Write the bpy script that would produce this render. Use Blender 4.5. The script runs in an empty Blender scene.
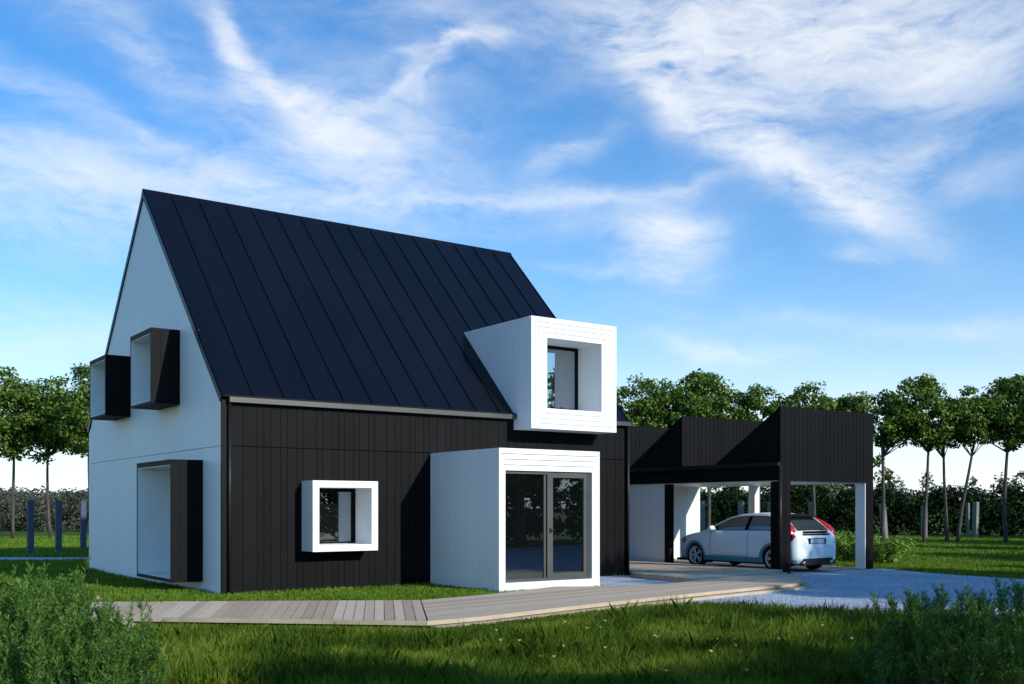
import bpy, math, random
import numpy as np
random.seed(7); rng = np.random.default_rng(11)
R = math.radians
scene = bpy.context.scene
C = scene.collection

# ---------------------------------------------------------------- camera
FOC, YAW, HZ, CX, CY, CZ = 1039.83, 0.61900, 507.57, -6.660, -18.423, 1.6
cam_d = bpy.data.cameras.new('camera'); cam = bpy.data.objects.new('camera', cam_d); C.objects.link(cam)
cam.location = (CX, CY, CZ); cam.rotation_euler = (R(90), 0, -YAW)
cam_d.sensor_width = 36; cam_d.lens = FOC/1024*36; cam_d.shift_y = (HZ-342)/1024
cam_d.clip_start = .1; cam_d.clip_end = 3000
scene.camera = cam
SY, CYW = math.sin(YAW), math.cos(YAW)
def at_depth(px, d):            # ground point lying d metres in front of the camera, in the direction of px
    r = (px-512)/FOC*d
    return (CX+d*SY+r*CYW, CY+d*CYW-r*SY)

# ---------------------------------------------------------------- node helpers
def new_mat(name):
    m = bpy.data.materials.new(name); m.use_nodes = True
    return m, m.node_tree.nodes, m.node_tree.links, m.node_tree.nodes['Principled BSDF']
def ramp(n, pts):
    r = n.new('ShaderNodeValToRGB'); e = r.color_ramp.elements
    while len(e) < len(pts): e.new(.5)
    for k, (p, c) in enumerate(pts):
        e[k].position = p; e[k].color = (c[0], c[1], c[2], 1) if hasattr(c, '__len__') else (c, c, c, 1)
    return r
def noise_mat(name, c0, c1, scale=4, rough=.6, bump=0, bscale=40, detail=6, spec=.5, metal=0, stretch=None, island=0, coat=0):
    m, n, l, p = new_mat(name)
    tc = n.new('ShaderNodeTexCoord'); src = tc.outputs['Object']
    if stretch:
        mp = n.new('ShaderNodeMapping'); mp.inputs['Scale'].default_value = stretch
        l.new(src, mp.inputs['Vector']); src = mp.outputs['Vector']
    nz = n.new('ShaderNodeTexNoise'); nz.inputs['Scale'].default_value = scale; nz.inputs['Detail'].default_value = detail
    l.new(src, nz.inputs['Vector'])
    fac = nz.outputs['Fac']
    if island:
        g = n.new('ShaderNodeNewGeometry'); mx = n.new('ShaderNodeMix')
        mx.inputs[0].default_value = island; l.new(fac, mx.inputs[2]); l.new(g.outputs['Random Per Island'], mx.inputs[3]); fac = mx.outputs[0]
    rp = ramp(n, [(.3 if not island else .15, c0), (.7 if not island else .85, c1)]); l.new(fac, rp.inputs[0]); l.new(rp.outputs[0], p.inputs['Base Color'])
    p.inputs['Roughness'].default_value = rough; p.inputs['Specular IOR Level'].default_value = spec; p.inputs['Metallic'].default_value = metal
    p.inputs['Coat Weight'].default_value = coat
    if bump:
        n2 = n.new('ShaderNodeTexNoise'); n2.inputs['Scale'].default_value = bscale; n2.inputs['Detail'].default_value = 5; l.new(src, n2.inputs['Vector'])
        b = n.new('ShaderNodeBump'); b.inputs['Strength'].default_value = bump; b.inputs['Distance'].default_value = .02
        l.new(n2.outputs['Fac'], b.inputs['Height']); l.new(b.outputs[0], p.inputs['Normal'])
    return m
def leaf_mat(name, cols, trans=.3, rough=.55, patch=0, pscale=.6):
    m, n, l, p = new_mat(name)
    g = n.new('ShaderNodeNewGeometry'); fac = g.outputs['Random Per Island']
    if patch:
        tc = n.new('ShaderNodeTexCoord'); nz = n.new('ShaderNodeTexNoise'); nz.inputs['Scale'].default_value = pscale; nz.inputs['Detail'].default_value = 4
        l.new(tc.outputs['Object'], nz.inputs['Vector']); st = n.new('ShaderNodeMapRange'); st.inputs[1].default_value = .35; st.inputs[2].default_value = .65
        l.new(nz.outputs['Fac'], st.inputs[0])
        mx = n.new('ShaderNodeMix'); mx.inputs[0].default_value = patch; l.new(fac, mx.inputs[2]); l.new(st.outputs[0], mx.inputs[3]); fac = mx.outputs[0]
    k = len(cols)-1; rp = ramp(n, [(i/k, c) for i, c in enumerate(cols)]); l.new(fac, rp.inputs[0])
    l.new(rp.outputs[0], p.inputs['Base Color']); p.inputs['Roughness'].default_value = rough; p.inputs['Specular IOR Level'].default_value = .08
    t = n.new('ShaderNodeBsdfTranslucent'); l.new(rp.outputs[0], t.inputs['Color'])
    ms = n.new('ShaderNodeMixShader'); ms.inputs[0].default_value = trans
    l.new(p.outputs[0], ms.inputs[1]); l.new(t.outputs[0], ms.inputs[2]); l.new(ms.outputs[0], n['Material Output'].inputs['Surface'])
    return m
def glass_mat(name, col, refl, rough=.01):
    m, n, l, p = new_mat(name)
    p.inputs['Base Color'].default_value = (*col, 1); p.inputs['Roughness'].default_value = .2; p.inputs['Specular IOR Level'].default_value = .2
    g = n.new('ShaderNodeBsdfGlossy'); g.inputs['Roughness'].default_value = rough; g.inputs['Color'].default_value = (.86, .93, 1, 1)
    lw = n.new('ShaderNodeFresnel'); lw.inputs['IOR'].default_value = 1.5
    ad = n.new('ShaderNodeMath'); ad.operation = 'ADD'; ad.use_clamp = True; ad.inputs[1].default_value = refl; l.new(lw.outputs[0], ad.inputs[0])
    nz = n.new('ShaderNodeTexNoise'); nz.inputs['Scale'].default_value = 1.2; b = n.new('ShaderNodeBump'); b.inputs['Strength'].default_value = .04; b.inputs['Distance'].default_value = .02
    l.new(nz.outputs['Fac'], b.inputs['Height']); l.new(b.outputs[0], g.inputs['Normal'])
    ms = n.new('ShaderNodeMixShader'); l.new(ad.outputs[0], ms.inputs[0]); l.new(p.outputs[0], ms.inputs[1]); l.new(g.outputs[0], ms.inputs[2])
    l.new(ms.outputs[0], n['Material Output'].inputs['Surface'])
    return m

M = {}
M['white'] = noise_mat('white_boards', (.80, .81, .81), (.86, .86, .85), 1.6, .5, .05, 30, spec=.3, island=.35, stretch=(3, 3, .5))
M['white_smooth'] = noise_mat('white_paint', (.82, .82, .82), (.86, .86, .85), 1, .45, spec=.3)
M['black'] = noise_mat('black_boards', (.0015, .0016, .0019), (.0042, .0044, .0048), 3, .6, .12, 60, spec=.12, stretch=(6, 6, .6), island=.45)
M['black_smooth'] = noise_mat('black_trim', (.002, .002, .0025), (.003, .003, .0035), 2, .5, spec=.12)
M['roof'] = noise_mat('roof_metal', (.0016, .0027, .0068), (.0029, .0045, .0100), .9, .42, .22, 1.3, spec=.24, metal=0, stretch=(1, .35, .35))
M['gutter'] = noise_mat('gutter_metal', (.05, .049, .045), (.07, .068, .062), 2, .4, spec=.5, metal=.1)
M['pipe'] = noise_mat('pipe_metal', (.012, .011, .011), (.02, .019, .018), 2, .4, spec=.25)
M['doorframe'] = noise_mat('door_frame_metal', (.055, .06, .056), (.075, .08, .076), 2, .45, spec=.4)
M['glass'] = glass_mat('window_glass', (.002, .003, .003), .12)
M['glass_clear'] = glass_mat('mirror_window_glass', (.008, .01, .01), .42)
M['concrete'] = noise_mat('carport_floor', (.20, .18, .16), (.30, .27, .24), 3, .8, .2, 30)
M['post'] = noise_mat('post_slate', (.045, .055, .08), (.075, .085, .11), 5, .7, .2, 30)
M['stake'] = noise_mat('stake_pale', (.13, .135, .13), (.22, .22, .20), 6, .85, .3, 30)
M['bark'] = noise_mat('bark', (.04, .033, .026), (.11, .095, .075), 9, .9, .8, 25, stretch=(1, 1, .25))
M['stem'] = noise_mat('stem_green', (.05, .08, .025), (.09, .12, .04), 9, .7)
M['crown'] = leaf_mat('tree_leaves', [(.026, .056, .010), (.07, .13, .020), (.14, .22, .035), (.24, .31, .065)], .25, .5)
M['hedge'] = leaf_mat('hedge_leaves', [(.004, .012, .003), (.009, .024, .005), (.020, .044, .009)], .15, .6, .4, .5)
M['palehedge'] = leaf_mat('pale_shrub_leaves', [(.09, .11, .04), (.14, .16, .06), (.21, .22, .10)], .25, .6, .4, .4)
M['wood'] = leaf_mat('wood_leaves', [(.06, .068, .045), (.10, .105, .07), (.15, .15, .105)], .15, .7, .6, .12)  # leaf colour lightened and greyed to imitate haze over the distance
M['shrub'] = leaf_mat('shrub_leaves', [(.12, .22, .03), (.18, .30, .045), (.28, .40, .08)], .35, .55)
M['weed'] = leaf_mat('weed_leaves', [(.028, .085, .014), (.06, .15, .024), (.11, .23, .036), (.20, .33, .06)], .25, .5)
M['grass'] = leaf_mat('grass_blades', [(.020, .046, .006), (.06, .115, .010), (.15, .22, .020), (.32, .37, .06)], .35, .5, .55, .9)  # patchy blade tone, partly dapples of sun and shade painted into the colour
M['lawn'] = leaf_mat('lawn_blades', [(.065, .13, .012), (.11, .20, .018), (.17, .27, .028), (.25, .34, .05)], .35, .5, .4, .7)
M['petal_w'] = noise_mat('petal_cream', (.32, .36, .18), (.46, .48, .28), 20, .6)
M['petal_y'] = noise_mat('petal_yellow', (.55, .50, .05), (.7, .62, .12), 20, .6)
M['petal_r'] = noise_mat('petal_red', (.30, .03, .02), (.4, .06, .03), 20, .6)
M['petal_p'] = noise_mat('petal_pinkish', (.42, .30, .30), (.6, .5, .48), 20, .7)

# ---------------------------------------------------------------- mesh builder
class MB:
    def __init__(s): s.v = []; s.f = []; s.m = []
    def add(s, vs, fs, mi=0):
        o = len(s.v); s.v += [tuple(v) for v in vs]; s.f += [tuple(i+o for i in f) for f in fs]; s.m += [mi]*len(fs); return s
    def box(s, x0, x1, y0, y1, z0, z1, mi=0):
        if x1 < x0: x0, x1 = x1, x0
        if y1 < y0: y0, y1 = y1, y0
        v = [(x, y, z) for z in (z0, z1) for y in (y0, y1) for x in (x0, x1)]
        return s.add(v, [(0, 2, 3, 1), (4, 5, 7, 6), (0, 1, 5, 4), (2, 6, 7, 3), (0, 4, 6, 2), (1, 3, 7, 5)], mi)
    def hexa(s, b, t, mi=0):      # four bottom points (counter-clockwise from above), four top points
        return s.add(list(b)+list(t), [(3, 2, 1, 0), (4, 5, 6, 7), (0, 1, 5, 4), (1, 2, 6, 5), (2, 3, 7, 6), (3, 0, 4, 7)], mi)
    def slab(s, poly, z0, z1, mi=0):   # polygon counter-clockwise
        n = len(poly); v = [(x, y, z0) for x, y in poly]+[(x, y, z1) for x, y in poly]
        f = [tuple(range(n-1, -1, -1)), tuple(range(n, 2*n))]+[(i, (i+1) % n, n+(i+1) % n, n+i) for i in range(n)]
        return s.add(v, f, mi)
    def prof_x(s, prof, x0, x1, mi=0):  # profile of (y,z) extruded along x
        n = len(prof); v = [(x0, y, z) for y, z in prof]+[(x1, y, z) for y, z in prof]
        return s.add(v, [tuple(range(n)), tuple(range(2*n-1, n-1, -1))]+[(i, n+i, n+(i+1) % n, (i+1) % n) for i in range(n)], mi)
    def tube(s, pts, rad, n=8, mi=0, cap=True):
        from mathutils import Vector
        pts = [Vector(p) for p in pts]; rings = []
        if not hasattr(rad, '__len__'): rad = [rad]*len(pts)
        for i, p in enumerate(pts):
            d = (pts[min(i+1, len(pts)-1)]-pts[max(i-1, 0)]).normalized()
            a = d.cross(Vector((0, 0, 1)) if abs(d.z) < .9 else Vector((1, 0, 0))).normalized(); b = d.cross(a)
            rings.append([p+(a*math.cos(2*math.pi*k/n)+b*math.sin(2*math.pi*k/n))*rad[i] for k in range(n)])
        v = [q for r in rings for q in r]; f = []
        for i in range(len(pts)-1):
            for k in range(n): f.append((i*n+k, i*n+(k+1) % n, (i+1)*n+(k+1) % n, (i+1)*n+k))
        if cap: f += [tuple(range(n-1, -1, -1)), tuple(range((len(pts)-1)*n, len(pts)*n))]
        return s.add(v, f, mi)
    def build(s, name, mats, parent=None, smooth=False, loc=None):
        me = bpy.data.meshes.new(name); me.from_pydata(s.v, [], s.f); me.update()
        if not isinstance(mats, (list, tuple)): mats = [mats]
        for m in mats: me.materials.append(M[m] if isinstance(m, str) else m)
        if len(mats) > 1: me.polygons.foreach_set('material_index', s.m)
        if smooth: me.polygons.foreach_set('use_smooth', [True]*len(me.polygons))
        o = bpy.data.objects.new(name, me); C.objects.link(o)
        if parent: o.parent = parent
        if loc: o.location = loc
        return o
def recalc(o):
    import bmesh
    bm = bmesh.new(); bm.from_mesh(o.data); bmesh.ops.recalc_face_normals(bm, faces=bm.faces); bm.to_mesh(o.data); bm.free()
def tag(o, label=None, cat=None, group=None, kind=None):
    for k, v in (('label', label), ('category', cat), ('group', group), ('kind', kind)):
        if v: o[k] = v
    return o
def empty(name, loc=(0, 0, 0), rz=0):
    o = bpy.data.objects.new(name, None); C.objects.link(o); o.location = loc; o.rotation_euler = (0, 0, rz); return o
def copy_tree(o, parent=None):
    c = o.copy(); C.objects.link(c)
    if parent: c.parent = parent
    for ch in [q for q in o.children]: copy_tree(ch, c)
    return c
def quads_mesh(name, V, mats, parent=None, per=4):   # V: (n,per,3) loose polygons
    n = V.shape[0]; me = bpy.data.meshes.new(name)
    me.vertices.add(n*per); me.vertices.foreach_set('co', V.reshape(-1).astype(np.float32))
    me.loops.add(n*per); me.loops.foreach_set('vertex_index', np.arange(n*per, dtype=np.int32))
    me.polygons.add(n); me.polygons.foreach_set('loop_start', np.arange(0, n*per, per, dtype=np.int32)); me.polygons.foreach_set('loop_total', np.full(n, per, dtype=np.int32))
    me.update(calc_edges=True); me.materials.append(M[mats])
    o = bpy.data.objects.new(name, me); C.objects.link(o)
    if parent: o.parent = parent
    return o

# ---------------------------------------------------------------- house dimensions
L, W, EV, RD, SM = 9.84, 9.69, 3.66, 8.56, 2.725
def rake(y): return EV+(RD-EV)*(1-abs(y-W/2)/(W/2))
def minus(x0, x1, z0, z1, holes):       # rectangle minus rectangular holes
    out = []; zs = sorted({z0, z1, *[min(max(h[2], z0), z1) for h in holes], *[min(max(h[3], z0), z1) for h in holes]})
    xs = sorted({x0, x1, *[min(max(h[0], x0), x1) for h in holes], *[min(max(h[1], x0), x1) for h in holes]})
    for a, b in zip(zs, zs[1:]):
        for c, d in zip(xs, xs[1:]):
            mx, mz = (c+d)/2, (a+b)/2
            if b-a > 1e-4 and d-c > 1e-4 and not any(h[0] < mx < h[1] and h[2] < mz < h[3] for h in holes): out.append((c, d, a, b))
    return out
def widths(a, b, seed, lo=.13, hi=.27):
    r = random.Random(seed); x = a; out = []
    while x < b-.05:
        w = r.choice((lo, (lo+hi)/2, hi, lo)); nx = min(x+w, b)
        if b-nx < .08: nx = b
        out.append((x, nx)); x = nx
    return out
def boards_y(mb, x0, x1, z0, z1, y, holes=(), seed=1, gap=.009, th=.03, joints=(), lo=.13, hi=.27):  # cladding facing -y, surface at y
    zs = [z0]+list(joints)+[z1]
    for (a, b) in widths(x0, x1, seed, lo, hi):
        for k in range(len(zs)-1):
            za = zs[k]+(.008 if k else 0); zb = zs[k+1]-(.008 if k < len(zs)-2 else 0)
            for c, d, e, f in minus(a+gap/2, b-gap/2, za, zb, holes): mb.box(c, d, y, y+th, e, f)

house = empty('modern_house'); tag(house, 'gabled house with white end wall, black board front and steep dark metal roof', 'house')
WB = (1.554, 2.919, .773, 2.108)        # small box window x0,x1,z0,z1
DX0, DX1, DZ0, DZ1, DY = 6.512, 8.905, 3.294, 5.688, -.644
EX0, EX1, EY, EZ = 4.396, 6.846, -2.489, 2.717

# front wall
mb = MB()
boards_y(mb, .13, L-.12, 0, EV-.14, 0, [(WB[0]+.03, WB[1]-.03, WB[2]+.03, WB[3]-.03), (DX0+.02, DX1-.02, DZ0+.02, 9)], 5, joints=(SM,))
for a, b, c, d in minus(.01, L-.01, 0, EV-.10, [(WB[0]+.03, WB[1]-.03, WB[2]+.03, WB[3]-.03), (DX0+.02, DX1-.02, DZ0+.02, 9)]): mb.box(a, b, .032, .10, c, d)
mb.build('front_wall', 'black', house)['label'] = 'black vertical board front wall'
for xa, xb in ((-.012, .085), (L-.10, L+.012)):
    mb = MB(); mb.box(xa, xb, -.02, .03, 0, EV-.05); mb.build('corner_trim', 'black_smooth', house)
for x in (.125, L-.055):
    p = MB(); p.tube([(x, -.055, .03), (x, -.055, EV-.12)], .032, 10); p.build('downpipe', 'pipe', house, True)
# gable wall (white boards facing -x)
gh = [(2.40, 3.80, 3.70, 5.11), (5.92, 7.27, 3.71, 5.0), (1.05, 3.22, .24, 2.46)]
def gable(mb, x, holes, gap, th, seed, sgn=1):
    for a, b in widths(0 if sgn > 0 else 0, W, seed, .16, .24):
        if b > W/2 > a: parts = [(a, W/2), (W/2, b)]
        else: parts = [(a, b)]
        for (p, q) in parts:
            p2, q2 = (p+gap/2 if p == a else p), (q-gap/2 if q == b else q)
            for c, d, e, f in minus(p2, q2, 0, SM-.005, holes): mb.box(x, x+th*sgn, c, d, e, f)
            hs = minus(p2, q2, SM+.005, EV-.18, holes)
            hs2 = minus(p2, q2, EV-.18, 9, [(h[0], h[1], h[2], h[3]) for h in holes])
            for c, d, e, f in hs: mb.box(x, x+th*sgn, c, d, e, f)
            for c, d, e, f in hs2:
                tc, td = rake(c)-.17, rake(d)-.17
                if f < 8.9: tc, td = min(tc, f), min(td, f)
                if tc <= e and td <= e: continue
                tc, td = max(tc, e+.001), max(td, e+.001)
                xa, xb = (x, x+th) if sgn > 0 else (x-th, x)
                mb.hexa([(xa, c, e), (xb, c, e), (xb, d, e), (xa, d, e)], [(xa, c, tc), (xb, c, tc), (xb, d, td), (xa, d, td)])
mb = MB(); gable(mb, 0, gh, .005, .028, 3)
gable(mb, .030, gh, 0, .05, 9)
mb.build('gable_wall', 'white', house)['label'] = 'white vertical board gable wall'
mb = MB(); gable(mb, L-.03, [], .006, .03, 4); mb.build('far_gable_wall', 'black', house)
mb = MB(); mb.box(.1, L-.1, W-.06, W, 0, EV-.05); mb.build('rear_wall', 'white', house)
mb = MB(); mb.box(.12, L-.12, .12, W-.1, .0, .02); mb.build('inner_floor', 'black_smooth', house)
# roof: two slabs with raised seams
sl = (RD-EV)/(W/2); nrm = math.hypot(sl, 1); T = .13
mb = MB()
oy = .05
def roofpt(y, h): # y<=W/2 front side; h above rake along the normal
    return (y-h*sl/nrm, EV+sl*y+h/nrm)
for side in (0, 1):
    def P(y, h):
        a, b = roofpt(y, h); return (a, b) if side == 0 else (W-a, b)
    apex_t = RD+T*.45*nrm*1.0
    def apex(h): return (W/2, RD+h*nrm)
    h1 = -.005
    prof = [P(-oy, -.115), P(-oy, h1), apex(h1), apex(-.115)]
    if side: prof = prof[::-1]
    mb.prof_x(prof, -.03, L+.03)
    k = 0; n = 16
    for i in range(n+1):
        x = -.02+(L+.04)*i/n; x = min(max(x, 0), L)
        prof = [P(-oy+.01, h1+.002), P(-oy+.01, h1+.022), apex(h1+.022), apex(h1+.002)]
        if side: prof = prof[::-1]
        mb.prof_x(prof, x-.009, x+.009)
mb.prof_x([(W/2-.10, RD-.12), (W/2, RD+.035), (W/2+.10, RD-.12)], -.035, L+.035)
roof = mb.build('roof', 'roof', house); recalc(roof); roof['label'] = 'steep dark blue-black standing seam metal roof'
mb = MB()
for x0, x1 in ((.10, DX0-.02), (DX1+.06, L-.03)):
    mb.box(x0, x1, -.14, -.03, EV-.145, EV-.05)
mb.build('gutter', 'gutter', house)['label'] = 'pale grey metal gutter under the eave'
mb = MB()
for x0, x1 in ((.0, DX0-.03), (DX1+.07, L)):
    mb.box(x0, x1, -.15, -.0505, EV-.046, EV-.02)
mb.box(.09, DX0-.03, -.012, -.003, EV-.20, EV-.14)  # black strip under the gutter imitating the shadow it throws on the wall
mb.build('eave_board_and_shade', 'black_smooth', house)

# ---- box windows
def box_window(axis, a0, a1, z0, z1, d, th, tht, thb, outer, lining, rec, label, glassm='glass_clear', sashw=.07):
    """tube box proud of the wall by d; axis 'y' = faces -y, a is x; axis 'x' = faces -x, a is y"""
    def B(mb, p0, p1, q0, q1, c0, c1, mi=0):
        if axis == 'y': mb.box(p0, p1, q0, q1, c0, c1, mi)
        else: mb.box(q0, q1, p0, p1, c0, c1, mi)
    mb = MB(); g = .028
    # outer shell: top, bottom, sides as boards with fine gaps; mitred look kept by butting
    B(mb, a0, a1, -d, .0295, z1-tht, z1); B(mb, a0, a1, -d, .0295, z0, z0+thb)
    for s0, s1 in ((a0, a0+th), (a1-th, a1)):
        n = max(2, round(d/.17)); w = d/n
        for k in range(n):
            B(mb, s0, s1, -d+k*w, -d+(k+1)*w-(.006 if k < n-1 else -.0295), z0+thb, z1-tht)
        ins = .008
        B(mb, s0+(ins if s0 == a0 else 0.002), s1-(ins if s0 != a0 else 0.002), -d+.004, .028, z0+thb, z1-tht)
    fr = mb.build('window_box', outer, house); fr['label'] = label
    mb = MB(); t = .012; e = .006
    i0, i1, j0, j1 = a0+th, a1-th, z0+thb, z1-tht
    B(mb, i0, i0+t, -d+e, rec, j0, j1); B(mb, i1-t, i1, -d+e, rec, j0, j1)
    B(mb, i0+t, i1-t, -d+e, rec, j0, j0+t); B(mb, i0+t, i1-t, -d+e, rec, j1-t, j1)
    mb.build('lining', lining, fr)
    i0 += t; i1 -= t; j0 += t; j1 -= t
    mb = MB(); s = sashw
    B(mb, i0, i0+s, rec-.08, rec-.02, j0, j1); B(mb, i1-s, i1, rec-.08, rec-.02, j0, j1)
    B(mb, i0+s, i1-s, rec-.08, rec-.02, j0, j0+s*.5); B(mb, i0+s, i1-s, rec-.08, rec-.02, j1-s, j1)
    mb.build('sash', 'black_smooth', fr)
    mb = MB(); B(mb, i0+s, i1-s, rec-.045, rec-.035, j0+s*.5, j1-s); mb.build('pane', glassm, fr)
    return fr
box_window('y', *WB, .5, .122, .118, .11, 'white_smooth', 'white_smooth', .27, 'white box window standing proud of the black wall')
box_window('x', 2.372, 3.83, 3.66, 5.15, .57, .045, .10, .05, 'black', 'white_smooth', .25, 'black box window with white lining, nearer the ridge line')
box_window('x', 5.88, 7.30, 3.67, 5.04, .55, .045, .10, .05, 'black', 'white_smooth', .25, 'black box window with white lining, at the back of the gable')
box_window('x', 1.012, 3.25, .20, 2.5, .60, .05, .10, .07, 'black', 'white_smooth', .25, 'tall black box window with white lining on the ground floor')

# ---- framed front with mitred rings
def ring_face(mb, x0, x1, z0, z1, X0, X1, Z0, Z1, y0, y1, n, gap=.014, top_only=False):
    """n mitred rings between the outer rect (x0..z1) and the opening (X0..Z1)"""
    for k in range(n):
        a, b = k/n, (k+1)/n
        def rr(t): return (x0+(X0-x0)*t, x1+(X1-x1)*t, z0+(Z0-z0)*t, z1+(Z1-z1)*t)
        o, i = rr(a), rr(b); g = gap/2 if k else 0; h = gap/2 if k < n-1 else 0
        o = (o[0]+g, o[1]-g, o[2]+g, o[3]-g); i = (i[0]-h, i[1]+h, i[2]-h, i[3]+h)
        def trap(p):
            v = [(x, y0, z) for x, z in p]+[(x, y1, z) for x, z in p]
            mb.add(v, [(3, 2, 1, 0), (4, 5, 6, 7), (0, 1, 5, 4), (1, 2, 6, 5), (2, 3, 7, 6), (3, 0, 4, 7)])
        m = .002
        trap([(o[0], o[2]), (o[0], o[3]), (i[0], i[3]-m), (i[0], i[2]+m)]); trap([(i[1], i[2]+m), (i[1], i[3]-m), (o[1], o[3]), (o[1], o[2])])
        trap([(o[0]+m, o[3]), (o[1]-m, o[3]), (i[1], i[3]), (i[0], i[3])]); trap([(i[0], i[2]), (i[1], i[2]), (o[1]-m, o[2]), (o[0]+m, o[2])])
# dormer
OX0, OX1, OZ0, OZ1 = 6.933, 8.469, 3.738, 5.258
mb = MB(); ring_face(mb, DX0, DX1, DZ0, DZ1, OX0, OX1, OZ0, OZ1, DY, DY+.03, 4)
ring_face(mb, DX0+.01, DX1-.01, DZ0+.01, DZ1-.01, OX0, OX1, OZ0, OZ1, DY+.032, DY+.06, 1)
yb = (DZ1-EV)/sl+.05
for xa, xb in ((DX0, DX0+.05), (DX1-.05, DX1)):
    n = 5; w = (0-DY)/3.0; ys = [DY+.062]; 
    y = DY+.062
    while y < yb-.02:
        y2 = min(y+.2, yb); g = .005
        zb0 = DZ0 if y < -.06 else max(DZ0, EV+sl*y-.25); zb1 = DZ0 if y < -.06 else max(DZ0, EV+sl*(y2)-.25)
        zb0 = min(zb0, DZ1-.01); zb1 = min(zb1, DZ1-.005)
        mb.hexa([(xa, y, zb0), (xb, y, zb0), (xb, y2-g, zb1), (xa, y2-g, zb1)], [(xa, y, DZ1), (xb, y, DZ1), (xb, y2-g, DZ1), (xa, y2-g, DZ1)])
        y = y2
    mb.box(xa+.01, xb-.002, DY+.07, .0, DZ0+.01, DZ1-.01)
mb.box(DX0+.052, DX1-.052, DY+.062, yb, DZ1-.06, DZ1-.002); mb.box(DX0+.052, DX1-.052, DY+.062, -.002, DZ0+.002, DZ0+.06)
dorm = mb.build('dormer', 'white_smooth', house); dorm['label'] = 'white box dormer with concentric frame lines'
rec = .26
mb = MB(); t = .02
mb.box(OX0-t, OX0, DY+.064, rec, OZ0-t, OZ1+t); mb.box(OX1, OX1+t, DY+.064, rec, OZ0-t, OZ1+t)
mb.box(OX0, OX1, DY+.064, rec, OZ0-t, OZ0); mb.box(OX0, OX1, DY+.064, rec, OZ1, OZ1+t); mb.build('lining', 'white_smooth', dorm)
mb = MB(); s = .075
mb.box(OX0, OX0+s, rec-.07, rec-.01, OZ0, OZ1); mb.box(OX1-s, OX1, rec-.07, rec-.01, OZ0, OZ1)
mb.box(OX0+s, OX1-s, rec-.07, rec-.01, OZ1-s, OZ1); mb.box(OX0+s, OX1-s, rec-.07, rec-.01, OZ0, OZ0+.03); mb.build('sash', 'black_smooth', dorm)
mb = MB(); mb.box(OX0+s, OX1-s, rec-.05, rec-.04, OZ0+.03, OZ1-s); mb.build('pane', 'glass_clear', dorm)
# entrance porch
PX0, PX1, PZ0, PZ1 = 4.54, 6.652, .185, 2.30
mb = MB()
f = EY
mb.box(EX0, PX0, f, f+.06, 0, PZ1); mb.box(PX1, EX1, f, f+.06, 0, PZ1); mb.box(PX0, PX1, f, f+.06, 0, PZ0)
n = 4
for k in range(n):           # lintel boards, mitred at the ends
    za, zb = PZ1+(EZ-PZ1)*k/n, PZ1+(EZ-PZ1)*(k+1)/n; ga = .006 if k else 0; gb = .006 if k < n-1 else 0
    xl = lambda z: PX0-.006+(EX0+.02-PX0)*(z-PZ1)/(EZ-PZ1); xr = lambda z: PX1+.006+(EX1-.02-PX1)*(z-PZ1)/(EZ-PZ1)
    za += ga; zb -= gb
    pr = [(xl(za), za), (xr(za), za), (xr(zb), zb), (xl(zb), zb)]
    mb.hexa([(pr[0][0], f, za), (pr[1][0], f, za), (pr[1][0], f+.06, za), (pr[0][0], f+.06, za)], [(pr[3][0], f, zb), (pr[2][0], f, zb), (pr[2][0], f+.06, zb), (pr[3][0], f+.06, zb)])
    for sx in (0, 1):
        if sx == 0: mb.hexa([(EX0, f, za-ga), (xl(za)-.005, f, za-ga), (xl(za)-.005, f+.06, za-ga), (EX0, f+.06, za-ga)], [(EX0, f, zb+gb), (max(xl(zb)-.005, EX0+.002), f, zb+gb), (max(xl(zb)-.005, EX0+.002), f+.06, zb+gb), (EX0, f+.06, zb+gb)])
        else: mb.hexa([(xr(za)+.005, f, za-ga), (EX1, f, za-ga), (EX1, f+.06, za-ga), (xr(za)+.005, f+.06, za-ga)], [(min(xr(zb)+.005, EX1-.002), f, zb+gb), (EX1, f, zb+gb), (EX1, f+.06, zb+gb), (min(xr(zb)+.005, EX1-.002), f+.06, zb+gb)])
mb.box(EX0+.03, EX1-.03, f+.0605, f+.09, PZ1, EZ-.02)
for xa, xb in ((EX0, EX0+.04), (EX1-.04, EX1)):
    y = f+.0605; 
    while y < -.01:
        y2 = min(y+.21, -.004); mb.box(xa, xb, y, y2-.0035, 0, EZ); y = y2
    mb.box(xa+.008, xb-.008, f+.07, -.01, .001, EZ-.01)
mb.box(EX0+.041, EX1-.041, f+.091, -.004, EZ-.07, EZ-.004)
porch = mb.build('entrance_porch', 'white', house); porch['label'] = 'white box porch with horizontal lines over the glass door'
yd = f+.05
mb = MB(); F = .045; MX0, MX1 = 5.561, 5.695
mb.box(PX0, PX0+.02, yd, yd+.1, PZ0, PZ1); mb.box(PX1-.13, PX1, yd+.01, yd+.1, PZ0, PZ1); mb.box(PX0+.02, PX1-.13, yd, yd+.1, PZ1-.06, PZ1)
mb.box(PX0+.02, PX1-.13, yd, yd+.1, PZ0, PZ0+.06); mb.box(MX0-.055, MX0+.0, yd+.03, yd+.09, PZ0+.06, PZ1-.06)
mb.box(PX1-.07, PX1-.055, yd-.004, yd+.01, PZ0+.06, PZ1-.05)
mb.build('door_frame', 'doorframe', porch)
mb = MB(); X1 = PX1-.135
mb.box(MX0, MX1, yd-.01, yd+.06, PZ0+.061, PZ1-.061); mb.box(X1-.05, X1-.001, yd-.01, yd+.06, PZ0+.061, PZ1-.061)
mb.box(MX1, X1-.05, yd-.01, yd+.06, PZ1-.12, PZ1-.061); mb.box(MX1, X1-.05, yd-.01, yd+.06, PZ0+.061, PZ0+.14); mb.build('sliding_leaf', 'doorframe', porch)
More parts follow.
